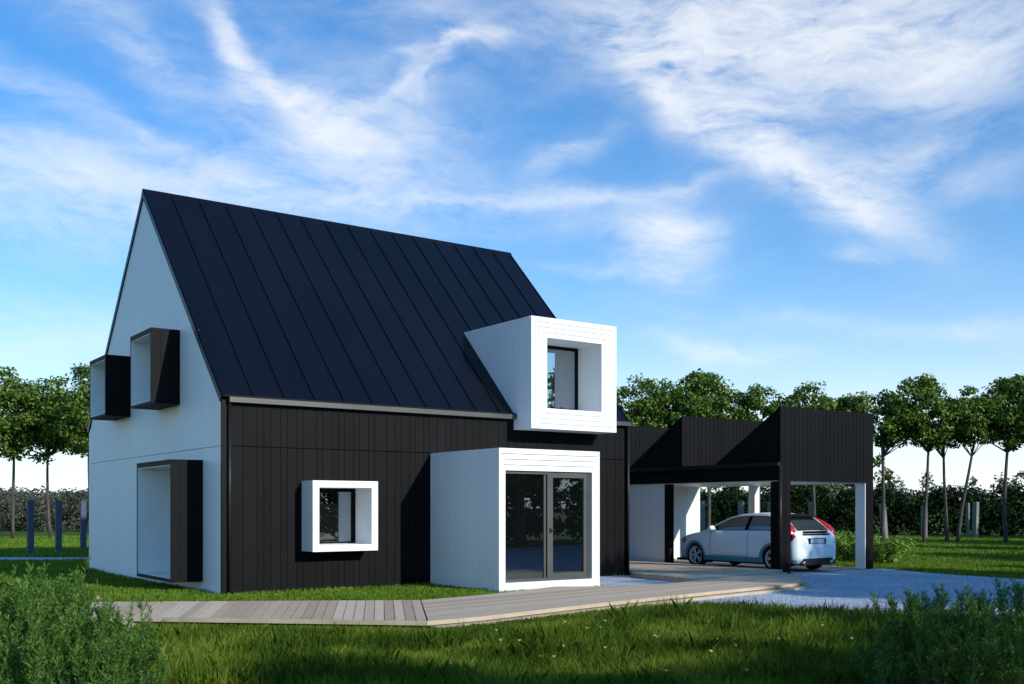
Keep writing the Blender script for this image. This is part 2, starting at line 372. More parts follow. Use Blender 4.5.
mb = MB(); mb.box(PX0+.02, MX0-.056, yd+.05, yd+.06, PZ0+.06, PZ1-.06); mb.build('pane', 'glass', porch)
mb = MB(); mb.box(MX1, X1-.05, yd+.02, yd+.03, PZ0+.14, PZ1-.12); mb.build('pane', 'glass', porch)
mb = MB(); mb.box(MX0+.055, MX0+.08, yd-.035, yd-.012, 1.11, 1.20); mb.box(MX0+.055, MX0+.15, yd-.05, yd-.035, 1.15, 1.168); mb.build('door_handle', 'pipe', porch)

# ---------------------------------------------------------------- carport
CX0, CX1, QY, QS, QB, QH = 13.06, 16.70, -1.84, 2.25, 2.68, 4.04
cp = empty('carport', (0, 0, 0)); tag(cp, 'black boarded open carport with three sawtooth roof peaks beside the house', 'carport')
TY = [QY, 1.47, 4.78]; run = 2.16; QE = 8.1
mb = MB(); boards_y(mb, CX0+.38, CX1-.0, QS, QH, QY, seed=21, gap=.012, th=.03, lo=.15, hi=.15)
boards_y(mb, CX0, CX0+.38, 0.0, QH, QY, seed=22, gap=.012, th=.03, lo=.19, hi=.19)
mb.box(CX0+.01, CX1-.01, QY+.032, QY+.10, QS+.01, QH-.01)
mb.build('front_panel', 'black', cp)
for k, ty in enumerate(TY):
    t = MB()
    if k:
        boards_y(t, CX0, CX1, QB+.01, QH, ty, seed=30+k, gap=.012, th=.03, lo=.15, hi=.15)
    y0 = ty+(.031 if k else .101)
    # side triangles as boards facing -x and +x, sloped roof between
    y = y0
    while y < ty+run-.05:
        y2 = min(y+.18, ty+run); za = QH-(QH-QB)*(y-ty)/run; zb = QH-(QH-QB)*(y2-ty)/run
        zb = max(zb, QB+.012)
        for xa, xb in ((CX0, CX0+.03), (CX1-.03, CX1)):
            t.hexa([(xa, y, QB+.01), (xb, y, QB+.01), (xb, y2-.01, QB+.01), (xa, y2-.01, QB+.01)], [(xa, y, za), (xb, y, za), (xb, y2-.01, zb), (xa, y2-.01, zb)])
        y = y2
    t.prof_x([(y0, QB+.012), (ty+run-.02, QB+.012), (y0, QH-.03-(QH-QB)*(y0-ty)/run)], CX0+.032, CX1-.032)
    o = t.build('roof_peak', 'black', cp); recalc(o)
mb = MB(); mb.box(CX0+.02, CX1-.02, QY+.102, QE, QS+.012, QB); mb.box(CX0-.002, CX0+.019, QY+.102, QE, QS, QB-.08); mb.box(CX1-.019, CX1, QY+.102, QE, QS, QB)
mb.build('roof_beam', 'black', cp)
mb = MB(); mb.box(CX0-.09, CX0-.003, QY-.0, QE, QB-.085, QB+.012); g = mb.build('gutter', 'pipe', cp)
mb = MB(); mb.box(CX0+.02, CX1-.02, QY+.102, QE-.01, QS-.02, QS+.01); mb.build('ceiling', 'white_smooth', cp)
mb = MB(); mb.box(CX0+.0, CX0+.38, QY+.031, QY+.30, 0, QS-.021); mb.build('column', 'black', cp)
mb = MB(); mb.tube([(CX0-.045, QY-.035, .02), (CX0-.045, QY-.035, QB-.09)], .038, 10); mb.build('downpipe', 'pipe', cp, True)
mb = MB(); mb.box(16.377, CX1, QY+.0, QY+.14, 0, QS-.001); mb.box(16.385, CX1, QY+.14, QY+.30, 0, QS-.021); c2 = mb.build('column', 'black', cp)
mb = MB(); mb.box(16.355, 16.376, QY+.004, QY+.298, 0, QS-.021); mb.build('column_lining', 'white_smooth', cp)
mb = MB(); mb.box(CX0, CX0+.16, 1.94, 2.13, 0, QS-.021); mb.build('column', 'black', cp)
mb = MB(); mb.box(CX1-.2, CX1, 1.99, 2.23, 0, QS-.021); c4 = mb.build('column', 'white_smooth', cp); c4['label'] = 'white painted column behind the car'
mb = MB()
y = 2.131
while y < QE-.05:
    y2 = min(y+.3, QE); mb.box(CX0+.03, CX0+.08, y, y2-.006, .0, QS-.021); y = y2
mb.build('side_wall', 'white', cp)
mb = MB(); boards_y(mb, CX0+.081, CX1, 0, QS-.021, 4.36, seed=40, th=.05, gap=.006, lo=.3, hi=.3); mb.build('back_wall', 'white', cp)
mb = MB(); mb.box(CX1-.05, CX1, 4.42, QE, 0, QS-.021); mb.box(CX0+.08, CX1-.05, QE-.05, QE, 0, QS-.021); mb.build('storage_wall', 'black', cp)

# ---------------------------------------------------------------- ground, deck, gravel
mb = MB(); N = 1500; mb.add([(-N, -N, 0), (N, -N, 0), (N, N, 0), (-N, N, 0)], [(0, 1, 2, 3)])
def ground_mat():
    m, n, l, p = new_mat('ground_grass')
    tc = n.new('ShaderNodeTexCoord'); a = n.new('ShaderNodeTexNoise'); a.inputs['Scale'].default_value = .25; a.inputs['Detail'].default_value = 8
    b = n.new('ShaderNodeTexNoise'); b.inputs['Scale'].default_value = 6; b.inputs['Detail'].default_value = 6
    l.new(tc.outputs['Object'], a.inputs['Vector']); l.new(tc.outputs['Object'], b.inputs['Vector'])
    mx = n.new('ShaderNodeMix'); mx.inputs[0].default_value = .5; l.new(a.outputs['Fac'], mx.inputs[2]); l.new(b.outputs['Fac'], mx.inputs[3])
    r = ramp(n, [(.38, (.04, .075, .010)), (.52, (.07, .12, .015)), (.65, (.11, .155, .028))]); l.new(mx.outputs[0], r.inputs[0]); l.new(r.outputs[0], p.inputs['Base Color'])
    p.inputs['Roughness'].default_value = .9; p.inputs['Specular IOR Level'].default_value = .1
    bp = n.new('ShaderNodeBump'); bp.inputs['Strength'].default_value = .6; bp.inputs['Distance'].default_value = .05; l.new(b.outputs['Fac'], bp.inputs['Height']); l.new(bp.outputs[0], p.inputs['Normal'])
    return m
M['ground'] = ground_mat()
tag(mb.build('ground', 'ground'), kind='structure')
def sheet(name, poly, z, mat):
    mb = MB(); mb.add([(x, y, z) for x, y in poly], [tuple(range(len(poly)))]); o = mb.build(name, mat); tag(o, kind='structure'); return o
def gravel_mat():
    m, n, l, p = new_mat('gravel')
    tc = n.new('ShaderNodeTexCoord'); a = n.new('ShaderNodeTexNoise'); a.inputs['Scale'].default_value = .7; a.inputs['Detail'].default_value = 6
    v = n.new('ShaderNodeTexVoronoi'); v.inputs['Scale'].default_value = 28
    l.new(tc.outputs['Object'], a.inputs['Vector']); l.new(tc.outputs['Object'], v.inputs['Vector'])
    hs = n.new('ShaderNodeSeparateColor'); l.new(v.outputs['Color'], hs.inputs[0])
    mx = n.new('ShaderNodeMix'); mx.inputs[0].default_value = .55; l.new(a.outputs['Fac'], mx.inputs[2]); l.new(hs.outputs[0], mx.inputs[3])
    r = ramp(n, [(.2, (.28, .31, .36)), (.5, (.45, .50, .57)), (.8, (.64, .69, .76))]); l.new(mx.outputs[0], r.inputs[0]); l.new(r.outputs[0], p.inputs['Base Color'])
    p.inputs['Roughness'].default_value = .9; p.inputs['Specular IOR Level'].default_value = .2
    bp = n.new('ShaderNodeBump'); bp.inputs['Strength'].default_value = .9; bp.inputs['Distance'].default_value = .03; bp.invert = True; l.new(v.outputs['Distance'], bp.inputs['Height']); l.new(bp.outputs[0], p.inputs['Normal'])
    return m
M['gravel'] = gravel_mat()
GR = [(3.2, -5.75), (4.7, -6.05), (5.2, -6.9), (5.85, -7.95), (6.75, -8.9), (6.9, -10.3), (6.6, -11.5), (7.5, -14), (12, -17.5), (22, -21.5), (40, -26), (60, -30), (60, -12), (30, -8.5), (16.0, -6.4), (16.25, -4.0), (16.9, -2.2), (16.9, 4.3), (13.1, 4.3), (13.0, 8), (9.9, 8), (9.9, 0), (6.9, -.05), (6.9, -2.7), (5.4, -3.0)]
sheet('gravel_drive', GR, .008, 'gravel')
sheet('carport_floor', [(CX0-.0, QY-.1), (CX1+.1, QY-.1), (CX1+.1, 4.34), (CX0-.0, 4.34)], .014, 'concrete')
PATH = [at_depth(-40, 33.5), at_depth(110, 33.0), at_depth(110, 31.3), at_depth(-40, 31.3)][::-1]
sheet('path', PATH, .012, 'gravel')

def deck_mat(name, ang, w):
    m, n, l, p = new_mat(name)
    tc = n.new('ShaderNodeTexCoord'); mp = n.new('ShaderNodeMapping'); mp.inputs['Rotation'].default_value = (0, 0, ang); l.new(tc.outputs['Object'], mp.inputs[0])
    sx = n.new('ShaderNodeSeparateXYZ'); l.new(mp.outputs[0], sx.inputs[0])
    d = n.new('ShaderNodeMath'); d.operation = 'DIVIDE'; d.inputs[1].default_value = w; l.new(sx.outputs[1], d.inputs[0])
    fl = n.new('ShaderNodeMath'); fl.operation = 'FLOOR'; l.new(d.outputs[0], fl.inputs[0])
    fr = n.new('ShaderNodeMath'); fr.operation = 'FRACT'; l.new(d.outputs[0], fr.inputs[0])
    wn = n.new('ShaderNodeTexWhiteNoise'); wn.noise_dimensions = '1D'; l.new(fl.outputs[0], wn.inputs['W'])
    mp2 = n.new('ShaderNodeMapping'); mp2.inputs['Scale'].default_value = (.8, 22, 1); l.new(mp.outputs[0], mp2.inputs[0])
    nz = n.new('ShaderNodeTexNoise'); nz.inputs['Scale'].default_value = 1.4; nz.inputs['Detail'].default_value = 6; l.new(mp2.outputs[0], nz.inputs['Vector'])
    mx = n.new('ShaderNodeMix'); mx.inputs[0].default_value = .5; l.new(wn.outputs[0], mx.inputs[2]); l.new(nz.outputs['Fac'], mx.inputs[3])
    r = ramp(n, [(.2, (.43, .305, .20)), (.5, (.56, .425, .29)), (.8, (.68, .54, .39))]); l.new(mx.outputs[0], r.inputs[0])
    gp = n.new('ShaderNodeMath'); gp.operation = 'LESS_THAN'; gp.inputs[1].default_value = .05; l.new(fr.outputs[0], gp.inputs[0])
    m2 = n.new('ShaderNodeMix'); m2.data_type = 'RGBA'; l.new(gp.outputs[0], m2.inputs[0]); l.new(r.outputs[0], m2.inputs[6]); m2.inputs[7].default_value = (.05, .045, .04, 1)
    l.new(m2.outputs[2], p.inputs['Base Color']); p.inputs['Roughness'].default_value = .75
    bp = n.new('ShaderNodeBump'); bp.inputs['Strength'].default_value = .6; bp.inputs['Distance'].default_value = .01; bp.invert = True; l.new(gp.outputs[0], bp.inputs['Height']); l.new(bp.outputs[0], p.inputs['Normal'])
    return m
M['deck_boards'] = noise_mat('deck_planks', (.44, .31, .20), (.70, .55, .38), 1.5, .75, .3, 30, stretch=(3, 3, 3), island=.6)
M['deck_long'] = deck_mat('deck_long_planks', -R(11), .145)
M['deck_rim'] = noise_mat('deck_rim', (.40, .32, .22), (.52, .42, .30), 3, .7, .2, 30)
DT = .12
deck = empty('timber_walkway', (0, 0, 0)); tag(deck, 'low weathered timber deck bending past the entrance towards the carport', 'decking')
def lerp(a, b, t): return (a[0]+(b[0]-a[0])*t, a[1]+(b[1]-a[1])*t)
A0, B0, A1, B1 = (-1.62, -1.85), (-2.62, -4.02), (1.80, -4.02), (.31, -6.73)
def cross_boards(a0, b0, a1, b1, name, w=.145):
    mb = MB(); n = int(round(math.dist(lerp(a0, b0, .5), lerp(a1, b1, .5))/w))
    for k in range(n):
        t0, t1 = k/n, (k+1)/n; e = .035/n
        p = [lerp(b0, b1, t0+e), lerp(b0, b1, t1-e), lerp(a0, a1, t1-e), lerp(a0, a1, t0+e)]
        z = DT+rng.uniform(-.0015, .0015); mb.hexa([(x, y, z-.028) for x, y in p], [(x, y, z) for x, y in p])
    o = mb.build(name, 'deck_boards', deck)
cross_boards(A0, B0, A1, B1, 'deck_section')
D0, E0 = (-6.5, 1.2), (-7.2, -1.3)
cross_boards(D0, E0, (-1.66, -1.86), (-2.66, -4.0), 'deck_section')
front = [(.325, -6.74), (1.18, -6.66), (2.05, -6.46), (3.5, -6.13), (5.4, -5.76), (6.9, -5.50), (8.2, -5.3), (9.0, -5.22), (9.7, -5.08), (10.3, -4.72), (10.9, -4.15), (11.4, -3.4), (12.0, -2.6), (12.6, -2.1), (12.96, -1.95)]
back = [(12.96, 8.0), (9.92, 8.0), (9.92, .08), (9.45, -.55), (9.22, -1.2), (9.15, -2.1), (9.05, -2.9), (8.75, -3.35), (8.3, -3.55), (7.2, -3.72), (6.4, -3.60), (5.9, -3.35), (5.3, -3.0), (4.3, -3.42), (3.0, -3.82), (1.815, -4.025)]
mb = MB(); mb.slab(front+back, DT-.028, DT); o = mb.build('deck_section', 'deck_long', deck)
import bmesh
def rim(pts, name, z0, z1, off, th=.03, mat='deck_rim'):
    mb = MB()
    P = []
    for i, p in enumerate(pts):
        a = pts[max(i-1, 0)]; b = pts[min(i+1, len(pts)-1)]; dx, dy = b[0]-a[0], b[1]-a[1]; l = math.hypot(dx, dy)
        P.append((p[0]+dy/l*off, p[1]-dx/l*off, p[0]+dy/l*(off+th), p[1]-dx/l*(off+th)))
    for a, b in zip(P, P[1:]):
        mb.hexa([(a[2], a[3], z0), (b[2], b[3], z0), (b[0], b[1], z0), (a[0], a[1], z0)], [(a[2], a[3], z1), (b[2], b[3], z1), (b[0], b[1], z1), (a[0], a[1], z1)])
    return mb.build(name, mat, deck)
rim([E0, (-2.64, -4.02), (.31, -6.74)]+front[1:], 'edge_board', .065, DT+.003, .003)
rim(front, 'edge_board', .0, .057, .035, .12)
rim(back[1:-1], 'edge_board', .01, DT-.03, -.04, .03, 'deck_rim')

# ---------------------------------------------------------------- car
M['paint'] = noise_mat('car_paint', (.80, .88, .92), (.82, .90, .94), .5, .28, spec=.5, coat=.6)
M['teal'] = noise_mat('car_trim_teal', (.08, .30, .36), (.09, .32, .38), 2, .4, spec=.5)
M['tyre'] = noise_mat('tyre', (.008, .008, .008), (.014, .014, .014), 8, .8)
M['rim'] = noise_mat('alloy', (.7, .7, .72), (.75, .75, .77), 2, .3, metal=.1)
M['chrome'] = noise_mat('chrome', (.5, .5, .52), (.6, .6, .62), 2, .2, metal=.9)
M['red'] = noise_mat('tail_light_red', (.45, .01, .008), (.55, .02, .012), 3, .2, spec=.6, coat=.5)
M['carglass'] = glass_mat('car_glass', (.02, .024, .026), .22)
M['plate'] = noise_mat('plate_white', (.45, .55, .62), (.5, .6, .66), 2, .4)
car = empty('hatchback_car', (14.38, -1.90, 0.016)); tag(car, 'pale blue-white two-door hatchback with tall red tail lights under the carport', 'car')
TOP = [(0, .58), (.02, .74), (.05, .90), (.10, .97), (.16, 1.03), (.30, 1.145), (.45, 1.265), (.60, 1.365), (.82, 1.408), (1.1, 1.445), (1.6, 1.45), (2.0, 1.425), (2.3, 1.36), (2.6, 1.23), (2.9, 1.08), (3.1, .985), (3.3, .945), (3.6, .90), (3.9, .82), (4.1, .72), (4.2, .60), (4.25, .48)]
PLAN = [(0, .66), (.03, .74), (.1, .805), (.25, .85), (.6, .875), (1.5, .885), (2.8, .88), (3.4, .865), (3.8, .80), (4.05, .69), (4.2, .52), (4.25, .42)]
def itp(T, s):
    xs = [a for a, b in T]; ys = [b for a, b in T]; return float(np.interp(s, xs, ys))
def belt(s): return 1.0-.03*(s-1)/2 if s > 1 else 1.0
def topedge(s):  # half width of the roof at its edge
    zt = itp(TOP, s); b = belt(s); w = itp(PLAN, s)
    if zt <= b: return w*.90
    return w*.92-(zt-b)*.58
def side(s, z):
    w = itp(PLAN, s); b = min(belt(s), itp(TOP, s)-.03)
    if z <= b:
        u = (z-.58)/.42; return w*(1-.085*max(0, u)**2-.07*max(0, -u)**2)
    wb = w*(1-.085*max(0, (b-.58)/.42)**2); zt = itp(TOP, s)-.035
    t = min(1, (z-b)/max(zt-b, .01)); return wb+(topedge(s)-wb)*t
SS = sorted(set([0, .01, .03, .05, .08, .12]+[round(.16+.05*k, 3) for k in range(81)]+[4.2, 4.23, 4.25])); SS = [s for s in SS if s <= 4.25]
wheels = [(.72, .315), (3.36, .315)]
vs = []; nrow = 0
for s in SS:
    zt = itp(TOP, s); b = min(belt(s), zt-.04); lo = .20+max(0, (.12-s))*.9+max(0, s-4.05)*.5
    rows = []
    zz = [lo+(b-lo)*k/11 for k in range(12)]+[b+(zt-.035-b)*k/7 for k in range(1, 8)]
    rows.append((0, lo)); rows += [(side(s, z) if k else side(s, z)-.05, z) for k, z in enumerate(zz)]
    te = topedge(s); rows += [(te*.93, zt-.014), (te*.72, zt-.004), (te*.36, zt+.002), (0, zt+.004)]
    nrow = len(rows); vs.append(rows)
mb = MB()
for sg in (-1, 1):
    V = [(sg*x, s, z) for s, rows in zip(SS, vs) for x, z in rows]; F = []
    for i in range(len(SS)-1):
        for j in range(nrow-1):
            a = i*nrow+j; q = (a, a+1, a+nrow+1, a+nrow)
            cx_ = sum(abs(V[k][0]) for k in q)/4; cy_ = sum(V[k][1] for k in q)/4; cz_ = sum(V[k][2] for k in q)/4
            if cx_ > .35 and any((cy_-wy)**2+(cz_-wz)**2 < .345**2 for wy, wz in wheels): continue
            F.append(q if sg < 0 else q[::-1])
    for i in (0, len(SS)-1):
        r = [i*nrow+j for j in range(nrow)]; F.append(tuple(r) if (i == 0) == (sg > 0) else tuple(r[::-1]))
    mb.add(V, F)
body = mb.build('body', 'paint', car, True); bm = bmesh.new(); bm.from_mesh(body.data); bmesh.ops.remove_doubles(bm, verts=bm.verts, dist=.0005); bmesh.ops.recalc_face_normals(bm, faces=bm.faces); bm.to_mesh(body.data); bm.free()
def patch(lo, hi, s0, s1, sg, off, name, mat, parent=car, ns=24, nz=6):
    mb = MB(); V = []; F = []
    for i in range(ns+1):
        s = s0+(s1-s0)*i/ns; a, b = lo(s), hi(s)
        for j in range(nz+1):
            z = a+(b-a)*j/nz; V.append((sg*(side(s, z)+off), s, z))
    for i in range(ns):
        for j in range(nz): a = i*(nz+1)+j; F.append((a, a+1, a+nz+2, a+nz+1)[::(-1 if sg > 0 else 1)])
    mb.add(V, F); return mb.build(name, mat, parent, True)
def tpatch(s0, s1, x0, x1, off, name, mat, ns=12, nx=10, parent=car):
    mb = MB(); V = []; F = []
    for i in range(ns+1):
        s = s0+(s1-s0)*i/ns; te = topedge(s); zt = itp(TOP, s)
        xa, xb = x0(s, te), x1(s, te)
        for j in range(nx+1):
            x = xa+(xb-xa)*j/nx; V.append((x, s, zt+.006-.02*(x/te)**4+off))
    for i in range(ns):
        for j in range(nx): a = i*(nx+1)+j; F.append((a, a+1, a+nx+2, a+nx+1))
    mb.add(V, F); return mb.build(name, mat, parent, True)
for sg in (-1, 1):
    # glazing: black surround then panes
    lo = lambda s: belt(s)+.012
    hi = lambda s: max(itp(TOP, s)-.075, belt(s)+.014)
    patch(lo, hi, .62, 2.93, sg, .004, 'window_surround', 'black_smooth')
    p1 = patch(lambda s: belt(s)+.03, lambda s: max(min(itp(TOP, s)-.095, 1.36), belt(s)+.032), 1.66, 2.84, sg, .009, 'side_window', 'carglass')
    patch(lambda s: belt(s)+.03, lambda s: max(min(itp(TOP, s)-.095, belt(s)+.03+(s-.60)*1.1), belt(s)+.032), .66, 1.54, sg, .009, 'side_window', 'carglass')
    patch(lambda s: .205, lambda s: .33, 1.10, 2.98, sg, .012, 'sill_trim', 'teal', ns=10, nz=3)
    patch(lambda s: .215, lambda s: .30, .04, .38, sg, .010, 'bumper_trim', 'teal', ns=10, nz=3)
    # door shut lines (thin dark strips) and handle
    d = MB()
    for s in (1.50, 2.78):
        V = []; F = []
        for j in range(13):
            z = .34+(belt(s)-.34)*j/12
            for ds in (-.006, .006): V.append((sg*(side(s+ds, z)+.003), s+ds, z))
        for j in range(12): F.append((2*j, 2*j+1, 2*j+3, 2*j+2))
        d.add(V, F)
    V = []; F = []
    for i in range(21):
        s = 1.5+1.28*i/20
        for z in (.345, .357): V.append((sg*(side(s, z)+.003), s, z))
    for i in range(20): F.append((2*i, 2*i+1, 2*i+3, 2*i+2))
    d.add(V, F); d.build('door_gap', 'black_smooth', car)
    d = MB(); x = side(1.72, .86); d.tube([(sg*(x+.004), 1.62, .86), (sg*(x+.035), 1.66, .865), (sg*(x+.035), 1.80, .865), (sg*(x+.004), 1.84, .86)], .013, 8); d.build('door_handle', 'paint', car, True)
    # mirror
    d = MB(); x = side(2.62, .98)
    for k in range(1): pass
    d.tube([(sg*(x-.04), 2.66, 1.0), (sg*(x+.06), 2.66, 1.03)], .02, 8)
    d.tube([(sg*(x+.04), 2.66, 1.05), (sg*(x+.10), 2.67, 1.055), (sg*(x+.20), 2.65, 1.05), (sg*(x+.23), 2.64, 1.045)], [.045, .068, .060, .03], 12)
    d.build('wing_mirror', 'paint', car, True)
    # tail light: tall red strip following the rear shoulder
    d = MB(); pts = []; rr = []
    for s, x, z, r in ((.68, .585, 1.355, .02), (.55, .615, 1.29, .045), (.40, .665, 1.18, .075), (.28, .715, 1.07, .105), (.21, .745, .97, .13), (.19, .755, .87, .125), (.16, .765, .76, .05)):
        pts.append((sg*x, s, z)); rr.append(r)
    d.tube(pts, rr, 12); d.build('tail_light', 'red', car, True)
    d = MB(); d.box(sg*.52, sg*.70, .022, .05, .50, .535); d.build('rear_reflector', 'red', car)
    d = MB(); d.tube([(sg*.52, .18, .235), (sg*.52, -.02, .235)], [.042, .045], 12); d.build('exhaust_tip', 'chrome', car, True)
    # headlight
    patch(lambda s: .64, lambda s: min(.78, itp(TOP, s)-.045), 3.72, 4.08, sg, .006, 'headlight', 'carglass', ns=8, nz=4)
    for wy, wz in wheels:
        # arch trim ring + dark well
        d = MB(); n = 28; V = []; F = []
        for k in range(n+1):
            a = -.35+(math.pi+.7)*k/n
            for r, off in ((.325, -.03), (.335, .012), (.395, .014), (.400, -.004)):
                yy, zz_ = wy+r*math.cos(a), max(wz+r*math.sin(a), .205); V.append((sg*(side(yy, zz_)+off), yy, zz_))
        for k in range(n):
            for j in range(3): a = k*4+j; F.append((a, a+1, a+5, a+4))
        d.add(V, F); d.build('arch_trim', 'teal', car, True)
        d = MB(); V = [(sg*.55, wy, wz)]; n = 24
        for k in range(n): V.append((sg*.55, wy+.42*math.cos(2*math.pi*k/n), max(.12, wz+.42*math.sin(2*math.pi*k/n))))
        d.add(V, [(0, k+1, (k+1) % n+1) for k in range(n)])
        n0 = 24; V = []
        for k in range(n0+1):
            a = -.2+(math.pi+.4)*k/n0; V += [(sg*.55, wy+.37*math.cos(a), wz+.37*math.sin(a)), (sg*.80, wy+.37*math.cos(a), wz+.37*math.sin(a))]
        d.add(V, [(2*k, 2*k+1, 2*k+3, 2*k+2) for k in range(n0)])
        d.build('wheel_well', 'black_smooth', car)
        xw = sg*.80
        def lathe(prof, n=36):
            d = MB(); V = []; F = []
            for k in range(n):
                a = 2*math.pi*k/n
                for (dx, r) in prof: V.append((xw+sg*dx, wy+r*math.cos(a), wz-.0+r*math.sin(a)))
            m = len(prof)
            for k in range(n):
                for j in range(m-1): F.append((k*m+j, k*m+j+1, ((k+1) % n)*m+j+1, ((k+1) % n)*m+j))
            d.add(V, F); return d
        ty = lathe([(-.17, .19), (-.17, .29), (-.14, .312), (-.02, .315), (.025, .305), (.035, .27), (.03, .232), (.0, .225)]).build('wheel', 'tyre', car, True)
        rd = lathe([(.0, .228), (.028, .232), (.026, .215), (-.02, .205), (-.10, .20)])
        for k in range(5):
            for da in (-.17, .17):
                a0 = 2*math.pi*k/5+da*.35; a1 = 2*math.pi*k/5+da
                rd.tube([(xw+sg*.022, wy+.03*math.cos(a0), wz+.03*math.sin(a0)), (xw+sg*.012, wy+.215*math.cos(a1), wz+.215*math.sin(a1))], [.017, .014], 6)
        rd.tube([(xw-sg*.01, wy, wz), (xw+sg*.032, wy, wz)], .05, 14)
        rd.build('alloy_rim', 'rim', ty, True)
        lathe([(-.06, .0), (-.06, .20)]).build('brake_disc', 'tyre', ty)
tpatch(2.14, 3.02, lambda s, t: -t*.88, lambda s, t: t*.88, .004, 'windscreen', 'carglass')
tpatch(.135, .60, lambda s, t: -t*.80+.0, lambda s, t: t*.80, .008, 'hatch_window', 'carglass')
d = MB(); d.prof_x([(.46, 1.345), (.46, 1.365), (.66, 1.412), (.88, 1.428), (.88, 1.39)], -.56, .56); d.build('roof_spoiler', 'black_smooth', car)
d = MB(); d.box(-.44, .44, .055, .10, .955, 1.005); d.box(-.50, .50, .026, .06, .905, .94); d.build('hatch_trim', 'black_smooth', car)
d = MB(); d.box(-.36, .36, -.006, .05, .665, .68); d.box(-.36, .36, -.004, .05, .83, .845); d.box(-.60, .60, -.008, .1, .395, .42); d.build('bumper_moulding', 'paint', car)
d = MB(); d.box(-.33, .33, .012, .06, .685, .828); d.build('plate_recess', 'black_smooth', car)
d = MB(); d.box(-.26, .26, .004, .012, .70, .81); d.build('number_plate', 'plate', car)
d = MB(); d.box(-.56, .56, -.010, .10, .17, .335); d.box(-.78, .78, .06, 4.1, .16, .22); d.build('underbody', 'tyre', car)
d = MB(); d.tube([(-.77, .16, .60), (-.60, .008, .60), (.60, .008, .60), (.77, .16, .60)], .012, 6); d.build('bumper_crease', 'paint', car, True)
d = MB(); d.box(-.74, -.5, .2, .3, .0, .001)
for s, w in ((1.0, .5),): pass

# ---------------------------------------------------------------- foliage generators
def leaf_cloud(centers, radii, per, size, flat=.6, droop=0.):
    """loose pointed leaf quads spread in clumps"""
    n = len(centers)*per
    c = np.repeat(np.array(centers), per, 0); r = np.repeat(np.array(radii), per)
    d = rng.normal(size=(n, 3)); d /= np.linalg.norm(d, axis=1)[:, None]
    rad = r*(rng.random(n)**.45); pos = c+d*rad[:, None]*np.array([1, 1, flat])
    nrm = d*.8+rng.normal(size=(n, 3))*.55+np.array([0, 0, .5]); nrm /= np.linalg.norm(nrm, axis=1)[:, None]
    t = np.cross(nrm, rng.normal(size=(n, 3))); t[:, 2] -= droop; t /= np.linalg.norm(t, axis=1)[:, None]
    b = np.cross(nrm, t); s = size*rng.uniform(.6, 1.35, n)[:, None]
    return np.stack([pos-t*s*.5, pos+b*s*.30-t*s*.05, pos+t*s*.5, pos-b*s*.30-t*s*.05], 1)
def make_tree(H, cw, ch, trunk_h, lean, seed, nclump=46, per=120, name='garden_tree', tr=.075):
    r = np.random.default_rng(seed); root = empty(name)
    mb = MB(); cz = H-ch/2
    top = (lean[0], lean[1], cz)
    pts = [(lean[0]*t+.06*math.sin(5*t+seed), lean[1]*t+.05*math.cos(4*t+seed), cz*t) for t in np.linspace(0, 1, 8)]
    mb.tube(pts, [tr*1.25*(1-.55*t) for t in np.linspace(0, 1, 8)], 8)
    cs = []; rs = []
    k = 0
    while len(cs) < nclump:
        d = r.normal(size=3); d /= np.linalg.norm(d); q = r.random()**.33
        if q < .45: continue
        p = d*q*np.array([cw/2, cw/2, ch/2]);
        p[2] = p[2] if p[2] > 0 else p[2]*.85
        p *= 1+.16*math.sin(3*math.atan2(p[1], p[0])+seed)
        cs.append(p+np.array([top[0], top[1], cz])); rs.append(r.uniform(.30, .50)*cw/3.2)
    for p in cs[::2]:
        st = np.array(pts[int(r.integers(5, 8))]); 
        if st[2] > p[2]+.5: st = np.array(pts[5])
        mid = (st+p)/2+r.normal(size=3)*.1; mb.tube([tuple(st), tuple(mid), tuple(p)], [.032*cw/3.2, .02, .01], 5, cap=False)
    mb.build('trunk', 'bark', root, True)
    V = leaf_cloud(cs, rs, per, .155*(cw/3.2)**.5, .62, .35)
    quads_mesh('crown', V, 'crown', root)
    return root
protos = [make_tree(7.4, 3.9, 3.0, 4.2, (.15, .1), 1, 62), make_tree(7.2, 3.6, 2.9, 4.2, (-.1, .0), 2, 56), make_tree(7.5, 4.2, 3.2, 4.1, (.0, .15), 3, 72), make_tree(7.0, 2.7, 2.7, 4.3, (.7, -.35), 4, 44), make_tree(8.5, 5.3, 4.2, 4.2, (.1, .1), 5, 80, 130)]
